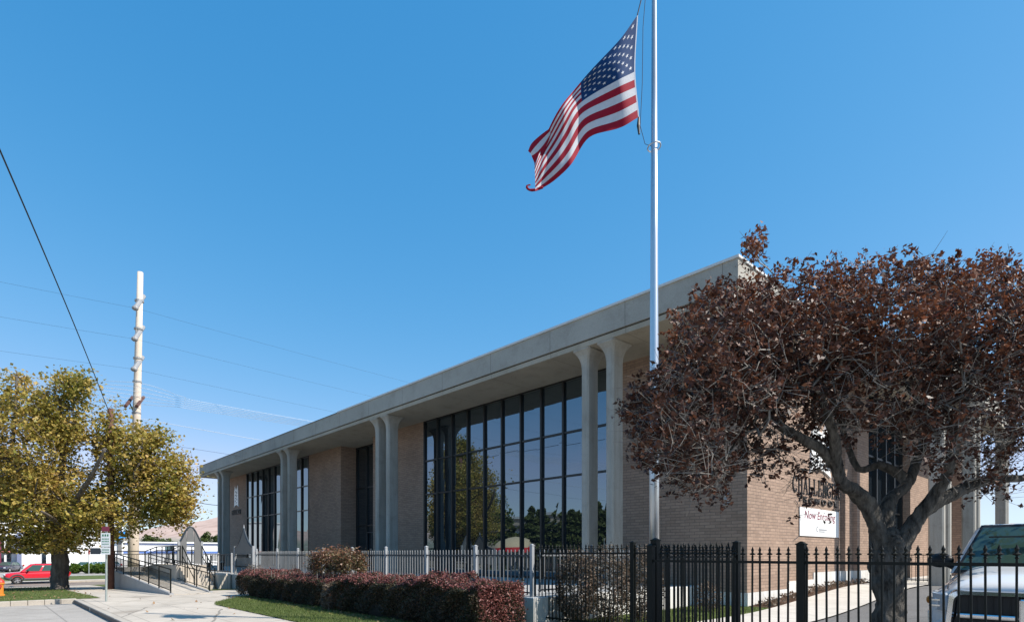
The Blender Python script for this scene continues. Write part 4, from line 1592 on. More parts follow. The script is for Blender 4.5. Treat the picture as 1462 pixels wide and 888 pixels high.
def maple():
    rng = np.random.default_rng(6)
    Z0 = 30
    base = P(85, 790, Z0)
    gz = hgt(base.x, base.y)
    base.z = gz
    t = thing('maple_tree', base, 'big yellowing maple on the grass verge by the corner street', 'tree')
    q = lambda x, y, dz=0: P(x, y, Z0 + dz)
    mb = MB()
    gnarled(mb, [Vector((base.x, base.y, gz - .1)), q(85, 830), q(86, 805), q(84, 785), q(84, 762)], .37, .35, 16, .08, 1, .16)
    L = []

    def limb(pts, r0, r1, seed):
        pp = gnarled(mb, pts, r0, r1, 8, .06, seed)
        L.append(([np.array(p) for p in pp], r0, r1))
    limb([q(84, 775), q(95, 735, .5), q(140, 700, 1), q(200, 680, 1)], .24, .06, 2)
    limb([q(84, 775), q(80, 720), q(90, 650), q(85, 570)], .3, .06, 3)
    limb([q(82, 775), q(60, 720, -.5), q(15, 660, -1), q(-40, 620, -1)], .26, .06, 4)
    limb([q(85, 770), q(100, 730, -1.5), q(130, 680, -3), q(150, 640, -3.5)], .2, .05, 5)
    limb([q(82, 770), q(70, 730, 1.5), q(50, 680, 3), q(30, 620, 3.5)], .2, .05, 6)
    limb([q(15, 660, -1), q(22, 590, -1), q(24, 530, -1)], .1, .03, 7)
    limb([q(84, 765), q(80, 745, -2), q(60, 730, -4)], .16, .05, 8)
    mb.build('trunk', M['maple_bark'], t, smooth=True)
    E = [(25, 632, 92, 84, 270), (92, 600, 44, 52, 100), (55, 715, 112, 62, 330), (190, 655, 50, 52, 130), (232, 692, 50, 56, 150), (130, 735, 85, 42, 150), (-60, 660, 110, 110, 230),
         (152, 632, 20, 42, 34), (22, 545, 26, 16, 8), (112, 556, 20, 26, 24), (240, 740, 30, 18, 22), (70, 775, 62, 20, 46), (158, 596, 7, 18, 8), (222, 622, 22, 18, 18), (96, 540, 24, 12, 14), (250, 722, 32, 24, 40), (40, 780, 70, 14, 26)]
    T = []
    for x, y, rx, ry, n in E:
        d = in_ell(rng, n, .3)
        s = min(rx, 100) / F * Z0 * .95
        for a in d:
            T.append(np.array(P(x + a[0] * rx, y - a[2] * ry, Z0 + a[1] * max(s, 1.2))))
    A, par, rr, nl, tips = grow(L, T, .5, rng, .012, .2)
    branch_mesh(A, par, rr, nl, 'branch', M['maple_bark'], t, .008)
    tp = A[tips]
    n = 100000
    k = rng.integers(0, len(tp), n)
    spread = rng.uniform(.18, .42, (len(tp), 1))
    dens = rng.uniform(.35, 1, len(tp))
    C = tp[k] + rng.normal(size=(n, 3)) * spread[k] * np.array([1, 1, .75])
    C = C[rng.uniform(size=n) < dens[k]]
    C = C[C[:, 2] > 1.6]
    put('crown', quads_mesh('crown', leaves(C, .148, .128, rng, up=.9, droop=-.12), M['maple_leaf']), t)


maple()


def simple_tree(name, x, y, h, r, label, seed, mat, group, nleaf=2600, ls=.45, conifer=False, trunkh=.25):
    rng = np.random.default_rng(seed)
    gz = hgt(x, y) - .15
    t = thing(name, (x, y, gz), label, 'tree', group)
    MB().tube([(x, y, gz - .1), (x + .1, y, gz + h * .5), (x, y, gz + h * .85)], [r * .09 + .05, r * .06 + .03, .03], 8).build('trunk', M['maple_bark'], t, smooth=True)
    if conifer:
        u = rng.uniform(0, 1, nleaf) ** .75
        an = rng.uniform(0, 2 * math.pi, nleaf)
        rad = r * (1 - u) ** .6 * (.75 + .25 * np.sin(u * 40)) * rng.uniform(.55, 1.05, nleaf)
        C = np.stack([x + np.cos(an) * rad, y + np.sin(an) * rad, gz + h * (.08 + .92 * u)], 1)
    else:
        k = 16
        cc = in_ell(rng, k, .3) * np.array([r, r, h * (1 - trunkh) * .42]) * .75
        i = rng.integers(0, k, nleaf)
        C = cc[i] + in_ell(rng, nleaf, .5) * r * rng.uniform(.35, .5, (nleaf, 1))
        C = C + np.array([x, y, gz + h * (trunkh + (1 - trunkh) * .5)])
    put('crown', quads_mesh('crown', leaves(C, ls, ls * .7, rng, up=.4), mat), t)
    return t


# trees across the street (seen mirrored in the glass)
for i, (x, y, h) in enumerate([(-37.5, -17, 6.6), (-40.2, -18, 7.6), (-43, -17.2, 7.0), (-45.8, -18.2, 8.0), (-48.8, -17, 7.4), (-52, -18, 8.2), (-55, -17.5, 6.8), (-34, -18.5, 5.6), (-39, -20, 6.9), (-44.5, -20.5, 7.2), (-50.4, -20, 7.8)]):
    simple_tree('conifer_tree', x, y, h, 2.5, 'dark green conifer in the row across the street', 60 + i, M['conifer'], 'conifers across the street', 4200, .42, True)
for i, (x, y, h) in enumerate([(-62, -19, 12), (-72, -22, 13), (-20, -22, 9), (-5, -23, 10), (12, -20, 9)]):
    simple_tree('street_tree', x, y, h, 4.2, 'broad green tree on the lawn across the street', 80 + i, M['fartree'], 'broad trees across the street', 3600, .5)
# trees by the far lots
def far(px, py, Z):
    v = P(px, py, Z)
    return v.x, v.y
for i, (x, y, h) in enumerate([(14, 62, 6.5), (26, 80, 8), (5, 95, 7), (40, 70, 6), (-4, 120, 7)]):
    simple_tree('street_tree', x, y, h, 3.2, 'green tree on the open ground past the drive', 180 + i, M['fartree'], 'trees past the drive', 2600, .45)
for i, (px, Z, top, wpx, lab) in enumerate([(214, 170, 757, 18, 'low green tree nearest the white tower above the blue striped building'), (236, 185, 764, 16, 'small yellow green tree above the blue striped building'), (252, 190, 766, 14, 'small round tree left of the lamp above the blue striped building'),
                                            (292, 150, 751, 14, 'tall green tree right of the round crested gate beyond the street'), (310, 155, 753, 14, 'green tree half hidden by the far pair of columns'), (330, 160, 750, 18, 'green tree behind the far brick end'), (18, 95, 772, 12, 'small green tree beside the dealership front')]):
    x, y = far(px, 790, Z)
    h = (790 - top) / F * Z + EYE - hgt(x, y)
    r = wpx / F * Z * .8
    simple_tree('far_tree', x, y, h, r, lab, 100 + i, M['fartree'], 'trees beyond the corner street', 2400, r * .2, trunkh=.1)


# ------------------------------------------------------------------ flagpole and flag
ZP = 11.8
pb = P(934, 790, ZP)
fp = thing('flagpole', (pb.x, pb.y, 0), 'tall silver aluminium flagpole behind the black fence', 'flagpole')
MB().tube([(pb.x, pb.y, .0), (pb.x, pb.y, 3.2), (pb.x, pb.y, 8), (pb.x, pb.y, 13.6)], [.102, .098, .076, .045], 28).build('pole', M['alu'], fp, smooth=True)
MB().lathe((pb.x, pb.y, 0), [(.3, 0), (.3, .1), (.16, .16), (.13, .2)], 20).build('base_collar', M['alu'], fp, smooth='auto')
MB().ell((pb.x, pb.y, 13.7), (.1, .1, .1), 12, 8).build('ball', M['alu'], fp, smooth=True)
MB().tube([P(926, -60, ZP), P(918, 40, ZP), P(917, 120, ZP), P(914, 180, ZP), P(921, 206, ZP - .05), P(931, 209, ZP)], .006, 6).build('halyard', M['rope'], fp)
MB().tube([P(923, -30, ZP), P(910, 22, ZP - .05)], .012, 6).build('halyard', M['rope'], fp)
MB().tube([P(912, 168, ZP), P(911.5, 180, ZP), P(912.5, 192, ZP)], [.02, .035, .02], 8).build('snap_hook', M['black'], fp)
ring = [pb + Vector((.13 * math.cos(a * math.pi / 10), .13 * math.sin(a * math.pi / 10), 9.55 - EYE + .0)) for a in range(21)]
MB().tube([(p.x, p.y, P(934, 210, ZP).z + .02 * math.cos(i * .3)) for i, p in enumerate(ring)], .014, 6).build('ring', M['alu'], fp)

flag = thing('flag', P(909, 168, ZP), 'stars and stripes flag streaming left from the tall silver pole', 'flag')
# control net (photo-measured outline, rows v, columns u) with its own depth
US = [0, .14, .4, .62, .82, 1]
NET = {0: [(909.5, 23), (884, 58), (829, 117), (802, 152), (780, 190), (763, 236)],
       .538: [(905.5, 103), (882, 115), (831, 145), (806, 182), (782, 222), (764, 256)],
       1: [(911, 168), (889, 181), (842, 197), (815, 234), (792, 259), (764, 271)]}
DEP = [0, -.12, .16, -.10, .14, -.06]


def cr1(xs, ys, x):
    for i in range(len(xs) - 1):
        if x <= xs[i + 1] or i == len(xs) - 2: break
    t = (x - xs[i]) / (xs[i + 1] - xs[i])
    p1, p2 = ys[i], ys[i + 1]
    m1 = (ys[i + 1] - ys[i - 1]) / (xs[i + 1] - xs[i - 1]) if i > 0 else (p2 - p1) / (xs[1] - xs[0])
    m2 = (ys[i + 2] - ys[i]) / (xs[i + 2] - xs[i]) if i + 2 < len(xs) else (p2 - p1) / (xs[i + 1] - xs[i])
    h = xs[i + 1] - xs[i]
    return (2 * t ** 3 - 3 * t * t + 1) * p1 + (t ** 3 - 2 * t * t + t) * h * m1 + (-2 * t ** 3 + 3 * t * t) * p2 + (t ** 3 - t * t) * h * m2


def flagp(u, v):
    vs = [0, .538, 1]
    X = cr1(vs, [cr1(US, [p[0] for p in NET[k]], u) for k in vs], v)
    Y = cr1(vs, [cr1(US, [p[1] for p in NET[k]], u) for k in vs], v)
    d = cr1(US, DEP, u)
    d += .07 * math.sin(2 * math.pi * (u * 2.6 + v * .9)) * min(1, u * 4) + .035 * math.sin(2 * math.pi * (u * 5.2 - v * 1.4)) * u
    Y += 2.2 * math.sin(2 * math.pi * (u * 2.6 + v * .6) + .6) * u
    return P(X, Y, ZP + d)


nu, nv = 120, 13 * 6
mb = MB()
for j in range(nv + 1):
    for i in range(nu + 1):
        mb.v.append(tuple(flagp(i / nu, j / nv)))
for j in range(nv):
    st = j * 13 // nv
    for i in range(nu):
        a = j * (nu + 1) + i
        mb.f.append((a, a + 1, a + nu + 2, a + nu + 1))
        mb.m.append(2 if (i < .4 * nu and st < 7) else (0 if st % 2 == 0 else 1))
mb.build('cloth', [M['flag_red'], M['flag_white'], M['flag_blue']], flag, smooth=True)
mb = MB()
for r in range(9):
    cols = 6 if r % 2 == 0 else 5
    for c in range(cols):
        uc = (.4 / 12) * (1 + 2 * c + (0 if r % 2 == 0 else 1))
        vc = (.538 / 10) * (r + 1)
        p0 = flagp(uc, vc)
        du = (flagp(uc + .01, vc) - p0).normalized()
        dv = (flagp(uc, vc + .01) - p0).normalized()
        nn = du.cross(dv).normalized()
        pts = []
        for k in range(10):
            a = math.pi * k / 5
            rr = .044 if k % 2 == 0 else .018
            uu, vv = rr * math.sin(a), -rr * math.cos(a)
            pts.append((uu, vv))
        for sgn in (1, -1):
            cen = p0 + nn * .004 * sgn
            ring = [flagp(uc + a / 2.9 * 1.0, vc + b / 1.95) + nn * .004 * sgn for a, b in pts]
            for k in range(10):
                mb.poly([cen, ring[k], ring[(k + 1) % 10]])
mb.build('star', M['star'], flag)
mb = MB()
e = [flagp(0, j / 20) for j in range(21)]
rt = (e[0] - flagp(.02, 0)).normalized()
for a, b in zip(e, e[1:]): mb.quad(a + rt * .003, b + rt * .003, b + rt * .045, a + rt * .045)
mb.build('header_band', M['flag_white'], flag)
# furled fly corner: cloth folded back behind, and a curled tip
lines = [[(790, 180), (772, 193), (759, 205), (754, 216)], [(789, 184), (774, 199), (763, 211), (757, 219)], [(787, 190), (776, 207), (767, 217), (759, 223)], [(784, 200), (776, 218), (770, 229), (765, 238)]]
mb = MB()
rows = [[P(x, y, ZP + .10 + .04 * math.sin(i * 1.4 + j)) for i, (x, y) in enumerate(l)] for j, l in enumerate(lines)]
rows = [[p for p in catmull(r_, 5)] for r_ in rows]
for j, (r0, r1) in enumerate(zip(rows, rows[1:])):
    for i in range(len(r0) - 1):
        mb.quad(r0[i], r0[i + 1], r1[i + 1], r1[i], (0, 1, 0)[j])
mb.build('fly_fold', [M['flag_red'], M['flag_white']], flag, smooth=True)
MB().tube(catmull([P(775, 267.5, ZP), P(765, 271, ZP), P(757, 271.5, ZP), P(752.5, 268.5, ZP - .03), P(753, 265.2, ZP - .03), P(757, 264.2, ZP)], 4), [.026] * 8 + [.022] * 8 + [.014] * 5, 8).build('curled_tip', M['flag_red'], flag, smooth=True)


# ------------------------------------------------------------------ vehicles
def wheel(t, x, y, r, wd, side, name='wheel'):
    mb = MB()
    prof = [(r * .62, -wd / 2), (r * .93, -wd / 2), (r, -wd / 2 + .04), (r, wd / 2 - .04), (r * .93, wd / 2), (r * .62, wd / 2)]
    rings = [[(x + z, y + a * math.cos(2 * math.pi * k / 24), r + a * math.sin(2 * math.pi * k / 24)) for k in range(24)] for a, z in prof]
    mb.loft(rings, cap=False)
    o = mb.build(name, M['tyre'], t, smooth='auto', world=False)
    mb = MB()
    xo = x + side * wd * .42
    for k in range(5):
        a = 2 * math.pi * k / 5
        c, s = math.cos(a), math.sin(a)
        p = [(.05, -.07), (r * .62, -.045), (r * .62, .045), (.05, .07)]
        b = [(xo, y + u * c - v * s, r + u * s + v * c) for u, v in p]
        mb.hull(b, [(q[0] - side * .03, q[1], q[2]) for q in b])
    rings = [[(xo - side * d, y + a * math.cos(2 * math.pi * k / 20), r + a * math.sin(2 * math.pi * k / 20)) for k in range(20)] for a, d in ((r * .66, .06), (r * .66, -.005), (r * .58, -.005), (r * .58, .06))]
    mb.loft(rings, cap=False)
    mb.ell((xo, y, r), (.02, .08, .08), 10, 6)
    mb.build('rim', M['rim'], o, world=False)
    mb = MB()
    mb.loft([[(xo - side * .065, y + r * .6 * math.cos(2 * math.pi * k / 16), r + r * .6 * math.sin(2 * math.pi * k / 16)) for k in range(16)], [(xo - side * .075, y + r * .6 * math.cos(2 * math.pi * k / 16), r + r * .6 * math.sin(2 * math.pi * k / 16)) for k in range(16)]])
    mb.build('hub', M['black'], o, world=False)


def body_ring(y, w_, zb, zt, crown=.03, tumble=.04, bulge=None):
    """one cross-section, right side then mirrored"""
    h = zt - zb
    r = [(0, zb), (w_ * .86, zb), (w_ * .965, zb + h * .10), (w_, zb + h * .35), (w_ * .995, zb + h * .62), (w_ * (1 - tumble), zt - h * .12), (w_ * (.93 - tumble), zt - .015), (w_ * .62, zt + crown * .5), (w_ * .3, zt + crown * .9), (0, zt + crown)]
    if bulge:
        r[7] = (w_ * .66, zt + bulge * .45)
        r[8] = (w_ * .56, zt + bulge)
        r.insert(9, (w_ * .28, zt + bulge * 1.12))
        r[10] = (0, zt + bulge * 1.16)
    l = [(-x, z) for x, z in reversed(r[1:-1])]
    return [(x, y, z) for x, z in r + l]


def subsurf(o, n=1):
    m = o.modifiers.new('sub', 'SUBSURF')
    m.levels = n
    m.render_levels = n
    return o


def cabin_ring(pts):
    return pts


def cabin(t, yb0, yt0, yt1, yb1, wb, wt, zb, zt, paint, pillars, name='cab'):
    """greenhouse; glass panes stand a few mm proud of the painted shell"""
    mb = MB()
    c = .06
    rings = []
    for f, e in ((0, 0), (.5, 0), (.9, .0), (1.0, .05)):
        w_ = wb + (wt - wb) * f - e
        y0 = yb0 + (yt0 - yb0) * f + e * 1.5
        y1 = yb1 + (yt1 - yb1) * f - e * 1.5
        z = zb + (zt - zb) * (f if f < 1 else 1)
        rings.append([(-w_ + c, y0, z), (0, y0 - .05, z), (w_ - c, y0, z), (w_, y0 + c * 1.5, z), (w_, y1 - c, z), (w_ - c, y1, z), (0, y1 + .03, z), (-w_ + c, y1, z), (-w_, y1 - c, z), (-w_, y0 + c * 1.5, z)])
    mb.loft(rings)
    o = mb.build(name, paint, t, smooth='auto', world=False)

    def pt(f, y, x):  # point on front plane
        return None
    # windscreen
    def fr(f, s, yb, yt, sgn):
        w_ = wb + (wt - wb) * f - .10
        return Vector((s * w_, yb + (yt - yb) * f + sgn * .012 - (.05 * sgn * -1 * (1 - abs(s)) if sgn < 0 else -.03 * (1 - abs(s))), zb + (zt - zb) * f))
    for nm, yb, yt, sgn in (('windscreen', yb0, yt0, -1), ('rear_window', yb1, yt1, 1)):
        g = MB()
        for s0, s1 in ((-1, -.5), (-.5, 0), (0, .5), (.5, 1)):
            for f0, f1 in ((.07, .5), (.5, .93)):
                def q(f, s):
                    w_ = wb + (wt - wb) * f - .09
                    bow = (.05 if sgn < 0 else .03) * (1 - abs(s))
                    return (s * w_, yb + (yt - yb) * f + sgn * (.014 + bow), zb + (zt - zb) * f)
                pts = [q(f0, s0), q(f0, s1), q(f1, s1), q(f1, s0)]
                if sgn > 0: pts.reverse()
                g.quad(*pts)
        g.build(nm, M['carglass'], t, smooth=True, world=False)
    for sx in (-1, 1):
        for (a, b) in pillars:
            g = MB()
            f0, f1 = .08, .86
            def q(f, k):
                w_ = wb + (wt - wb) * f + .008
                lo = yb0 + (yt0 - yb0) * f + .14
                hi = yb1 + (yt1 - yb1) * f - .12
                # pillars given along the base; interpolate
                return (sx * w_, lo + (hi - lo) * k, zb + (zt - zb) * f)
            pts = [q(f0, a), q(f0, b), q(f1, b), q(f1, a)]
            if sx < 0: pts.reverse()
            g.quad(*pts)
            g.build('side_window', M['carglass'], t, world=False)
    return o


def pickup():
    t = thing('pickup_truck', (0, 0, 0), 'white pickup truck with chrome crossbar grille parked nose to the black fence', 'truck')
    rows = [(.03, .90, .55, 1.00, .06), (.07, .93, .54, 1.025, .10), (.2, .97, .52, 1.06, .13), (.5, .995, .5, 1.10, .16), (.9, 1.0, .5, 1.14, .17), (1.3, 1.0, .5, 1.20, .16), (1.5, 1.0, .5, 1.25, .12), (1.58, 1.0, .5, 1.26, .05)]
    rings = []
    for y, w_, zb, zt, b in rows:
        rg = body_ring(y, w_, zb, zt, bulge=b)
        fix = []
        for x, yy, z in rg:
            ax_ = abs(x)
            if abs(ax_ - w_ * .66) < 1e-6: x = math.copysign(w_ * .79, x); z = zt + b * .10
            elif abs(ax_ - w_ * .56) < 1e-6: x = math.copysign(w_ * .70, x); z = zt + b * .95
            fix.append((x, yy, z))
        rings.append(fix)
    o = subsurf(MB().loft(rings).build('hood', M['car_white'], t, smooth=True, world=False), 2)
    rings = [body_ring(y, 1.0, .5, zt, .02) for y, zt in ((1.5, 1.24), (2.2, 1.26), (3.4, 1.27), (3.6, 1.27))]
    MB().loft(rings).build('cab_body', M['car_white'], t, smooth='auto', world=False)
    bed = MB().box(-1.0, -.92, 3.64, 5.75, .5, 1.27).box(.92, 1.0, 3.64, 5.75, .5, 1.27).box(-.92, .92, 3.64, 3.72, .5, 1.27).box(-.92, .92, 5.67, 5.75, .5, 1.27).box(-.92, .92, 3.72, 5.67, .5, .75)
    bed.build('cargo_bed', M['car_white'], t, world=False, bevel=.03)
    cabin(t, 1.36, 2.18, 3.2, 3.55, .95, .74, 1.25, 1.97, M['car_white'], [(.02, .48), (.53, .97)])
    # front: rounded chrome grille surround with a cross of chrome bars
    def rrect(hw, z0, z1, rad, y, n=6):
        out = []
        for cx_, cz_, a0 in ((hw - rad, z1 - rad, 0), (-hw + rad, z1 - rad, 90), (-hw + rad * .7, z0 + rad, 180), (hw - rad * .7, z0 + rad, 270)):
            for k in range(n + 1):
                a_ = R(a0 + 90 * k / n)
                out.append((cx_ + rad * math.cos(a_), y, cz_ + rad * math.sin(a_)))
        return out
    o1, o2, i2, i1 = rrect(.735, .50, 1.09, .13, .05), rrect(.70, .525, 1.07, .11, -.075), rrect(.65, .58, 1.025, .09, -.08), rrect(.62, .60, .995, .07, .0)
    gr = MB().loft([o1, o2, i2, i1], cap=False).build('grille', M['chrome'], t, smooth='auto', world=False)
    g = MB().box(-.035, .035, -.085, -.01, .60, 1.0).box(-.625, -.036, -.08, -.01, .735, .80).box(.036, .625, -.08, -.01, .735, .80)
    g.build('crossbar', M['chrome'], gr, world=False, bevel=.02)
    gm = MB().box(-.64, .64, .0, .03, .58, 1.02)
    for k in range(16): gm.box(-.6 + k * .08, -.592 + k * .08, -.012, -.001, .60, 1.0)
    gm.build('grille_mesh', M['black'], gr, world=False)
    for s in (-1, 1):
        hl = MB()
        ptsb = [(s * .745, -.005, .80), (s * .90, .05, .815), (s * .975, .20, .84), (s * .985, .42, .93), (s * .95, .36, 1.05), (s * .88, .10, 1.035), (s * .745, .01, 1.03)]
        if s < 0: ptsb.reverse()
        hl.hull(ptsb, [(x * .9, y + .15, z) for x, y, z in ptsb])
        h = hl.build('headlight', M['lens'], t, world=False, bevel=.025)
        fd = MB()
        ptsb = [(s * .655, -.02, .62), (s * .9, .04, .62), (s * .985, .25, .62), (s * .985, .25, .80), (s * .90, .045, .795), (s * .655, -.018, .785)]
        if s < 0: ptsb.reverse()
        fd.hull(ptsb, [(x * .9, y + .12, z) for x, y, z in ptsb])
        fd.build('fender_corner', M['car_white'], t, world=False, bevel=.02)
        mi = MB().ell((s * 1.13, 1.78, 1.43), (.17, .09, .11), 16, 10)
        mo = mi.build('mirror', M['black'], t, smooth=True, world=False)
        MB().tube([(s * .96, 1.8, 1.32), (s * 1.08, 1.79, 1.38)], [.04, .03], 8).build('mirror_arm', M['black'], mo, world=False)
        MB().box(s * .985, s * 1.006, 2.2, 2.34, 1.06, 1.09).box(s * .985, s * 1.006, 3.1, 3.24, 1.06, 1.09).build('handle', M['chrome'], t, world=False)
        MB().box(s * .8, s * .98, 5.74, 5.77, .8, 1.2).build('tail_lamp', M['redlamp'], t, world=False)
    for s in (-1, 1):
        sm = MB()
        sm.tube([(s * .745, .12, 1.085), (s * .80, .5, 1.135), (s * .815, 1.0, 1.185), (s * .82, 1.42, 1.255)], .006, 4)
        sm.build('hood_seam', M['black'], t, world=False)
        sm = MB()
        for y_ in (1.62, 2.66, 3.52): sm.tube([(s * 1.004, y_, .62), (s * 1.006, y_, .9), (s * .975, y_, 1.22)], .006, 4)
        sm.build('door_seam', M['black'], t, world=False)
        MB().box(s * .77, s * .90, .03, .05, .86, .88).box(s * .77, s * .92, .04, .06, .93, .95).build('lamp_insert', M['chrome'], t, world=False)
        MB().ell((s * .955, .19, .93), (.03, .06, .05), 8, 6).build('marker_lamp', M['hyd'], t, world=False)
    # rubber seal round the windscreen and cowl strip
    se = MB()
    for f0, f1, e0, e1 in ((.0, .085, 0, 0), (.91, .985, 0, 0)):
        for q0, q1 in ((-1, -.5), (-.5, 0), (0, .5), (.5, 1)):
            pp = []
            for f_, s_ in ((f0, q0), (f0, q1), (f1, q1), (f1, q0)):
                w_ = .95 + (.74 - .95) * f_ - .05
                pp.append((s_ * w_, 1.36 + (2.18 - 1.36) * f_ - .011 - .05 * (1 - abs(s_)), 1.25 + .72 * f_))
            se.quad(*pp)
    for s_ in (-1, 1):
        pp = []
        for f_, i_ in ((.0, .055), (.0, .10), (.97, .10), (.97, .055)):
            w_ = .95 + (.74 - .95) * f_ - i_
            pp.append((s_ * w_, 1.36 + (2.18 - 1.36) * f_ - .0125, 1.25 + .72 * f_))
        if s_ < 0: pp.reverse()
        se.quad(*pp)
    se.build('windscreen_seal', M['black'], t, world=False)
    bp = MB()
    ring = []
    for x, y in ((-1.0, .3), (-.98, -.02), (-.8, -.14), (0, -.18), (.8, -.14), (.98, -.02), (1.0, .3)):
        ring.append([(x, y, .38), (x, y - .03, .46), (x, y - .03, .56), (x, y + .02, .6), (x * .9, y + .12, .6), (x * .9, y + .12, .38)])
    bp.loft(ring)
    bp.build('bumper', M['chrome'], t, smooth='auto', world=False)
    MB().box(-.98, .98, 5.77, 5.9, .5, .66).build('rear_bumper', M['chrome'], t, world=False, bevel=.03)
    MB().tube([(-.85, 1.33, 1.285), (-.1, 1.30, 1.30)], .012, 5).tube([(.0, 1.33, 1.285), (.75, 1.30, 1.30)], .012, 5).build('wiper', M['black'], t, world=False)
    MB().box(-.55, .55, 1.75, 1.80, 1.76, 1.78).box(-.25, .25, 2.4, 2.5, 1.5, 1.6).build('dash_shade', M['black'], t, world=False)
    for y in (.95, 4.6):
        for s in (-1, 1): wheel(t, s * .88, y, .39, .26, s)
    return t


tk = pickup()
tk.location = (-.887, 9.0, .07)


def hatch_car(name, label, paint, group=None, suv=False, clad=None):
    t = thing(name, (0, 0, 0), label, 'car', group)
    if suv:
        rows = [(0, .72, .50, .82), (.12, .84, .42, .92), (.5, .89, .36, 1.0), (1.15, .9, .34, 1.06), (2.4, .9, .34, 1.08), (3.9, .9, .34, 1.10), (4.3, .88, .38, 1.10), (4.42, .82, .45, 1.06)]
        cab = (1.05, 1.75, 3.95, 4.32, .86, .70, 1.07, 1.72)
        wh = (.86, 3.42, .36)
    else:
        rows = [(0, .68, .40, .62), (.12, .80, .30, .72), (.6, .86, .24, .84), (1.2, .87, .22, .92), (2.6, .87, .22, .95), (3.9, .86, .24, .96), (4.35, .82, .30, .92), (4.45, .76, .40, .86)]
        cab = (1.1, 1.95, 3.2, 3.95, .83, .62, .92, 1.42)
        wh = (.82, 3.5, .32)
    o = subsurf(MB().loft([body_ring(y, w_, a, b) for y, w_, a, b in rows]).build('body', paint, t, smooth=True, world=False), 1)
    cabin(t, *cab, paint, [(.02, .46), (.52, .98)] if not suv else [(.03, .36), (.41, .70), (.74, .97)])
    if clad:
        mb = MB()
        mb.loft([body_ring(y, w_ * 1.012, a - .01, a + (.26 if 0.3 < y < 4.2 else .36), 0) for y, w_, a, b in rows])
        subsurf(mb.build('cladding', clad, t, smooth=True, world=False), 1)
        for s in (-1, 1):
            for y in wh[:2]:
                mb = MB()
                mb.tube([(s * .885, y + .47 * math.cos(a), wh[2] + .47 * math.sin(a)) for a in [math.pi * k / 10 for k in range(11)]], .06, 6)
                mb.build('wheel_arch', clad, t, world=False)
        MB().box(-.6, .6, 2.0, 3.9, 1.735, 1.75).build('roof_rack', M['black'], t, world=False)
    for s in (-1, 1):
        MB().ell((s * .62, .06, rows[1][3] - .1), (.17, .09, .08), 10, 6).build('headlight', M['lens'], t, smooth=True, world=False)
        MB().box(s * .72, s * .87, 4.28, 4.44, .75, 1.0).build('tail_lamp', M['redlamp'], t, world=False)
        MB().ell((s * .98, 1.55, cab[6] + .08), (.09, .07, .07), 10, 6).build('mirror', paint if not suv else M['black'], t, smooth=True, world=False)
        for y in wh[:2]: wheel(t, s * .79, y, wh[2], .22, s)
    return t


suv = hatch_car('sport_utility_car', 'red sport utility car with grey lower cladding driving past behind the maple trunk', M['car_red'], suv=True, clad=M['clad'])
v = P(4, 790, 49)
suv.location = (v.x + .9, v.y, hgt(v.x, v.y) - .13)
suv.rotation_euler = (0, 0, 0)
first = None
for i, (px, Z, pm, lab) in enumerate([(112, 80, 'car_white', 'white car nearest the maple trunk behind the clipped green balls'), (124, 82, 'car_silver', 'silver blue car second from the maple behind the green balls'), (137, 84, 'car_white', 'white car between the silver cars in the dealer row'), (148, 85, 'car_silver', 'silver car parked beside the brown pole in the dealer row'), (-2, 78, 'car_dark', 'dark car half out of view in front of the red car')]):
    c = hatch_car('parked_car', lab, M[pm], 'cars parked at the dealer lot')
    v = P(px, 790, Z)
    c.location = (v.x, v.y, hgt(v.x, v.y) - .02)
    c.rotation_euler = (0, 0, R(62))

# ------------------------------------------------------------------ left background
bd = thing('dealer_building', P(60, 790, 105), 'bright white car dealership with a blue panel and tall windows beyond the street', 'building')


def dbox(px0, px1, py0, py1, q, dep):
    """box whose face lies on the plane x = -q, across the side street"""
    ys, Zs = [], []
    for px in (px0, px1):
        t_ = (px - CX) / F
        Z = q / (CA - CB * t_)
        Zs.append(Z)
        ys.append((CB + CA * t_) * Z)
    Z = sum(Zs) / 2
    return MB().box(-q - dep, -q, ys[0], ys[1], P(0, py1, Z).z, P(0, py0, Z).z)


dbox(-160, 176, 734, 818, 108, 25).build('wall', M['white_paint'], bd)
dbox(-160, 178, 732, 734, 107.8, 25.4).build('roof_edge', M['white_paint'], bd)
dbox(-160, 22, 786, 788.2, 107.7, .28).build('awning', M['faded_red'], bd)
for a, b in ((2, 6), (10, 16), (60, 66)): dbox(a, b, 764, 812, 107.9, .09).build('window', M['glass'], bd)
dbox(24, 31, 760, 812, 107, .8).build('pillar', M['slate'], bd)
dbox(-12, 1.5, 765, 812, 107, .8).build('pillar', M['maroon'], bd)
dbox(170, 180, 758, 768, 107, .5).build('sign_panel', M['skyblue'], bd)
dbox(168, 174, 771, 790, 107.8, .15).build('window', M['gate_grey'], bd)
t = thing('shop_building', P(255, 790, 120), 'long low white shop with blue stripes beyond the ramp', 'building')
dbox(160, 352, 775, 812, 130, 20).build('wall', M['white_paint'], t)
dbox(160, 352, 773.6, 775.4, 129.6, 20.4).build('roof_edge', M['white_paint'], t)
dbox(160, 352, 776.2, 777.2, 129.8, .19).build('stripe', M['blue_paint'], t)
dbox(160, 352, 786.5, 789.5, 129.8, .19).build('stripe', M['blue_paint'], t)
dbox(236, 249, 779, 786, 129.9, .09).build('window', M['glass'], t)
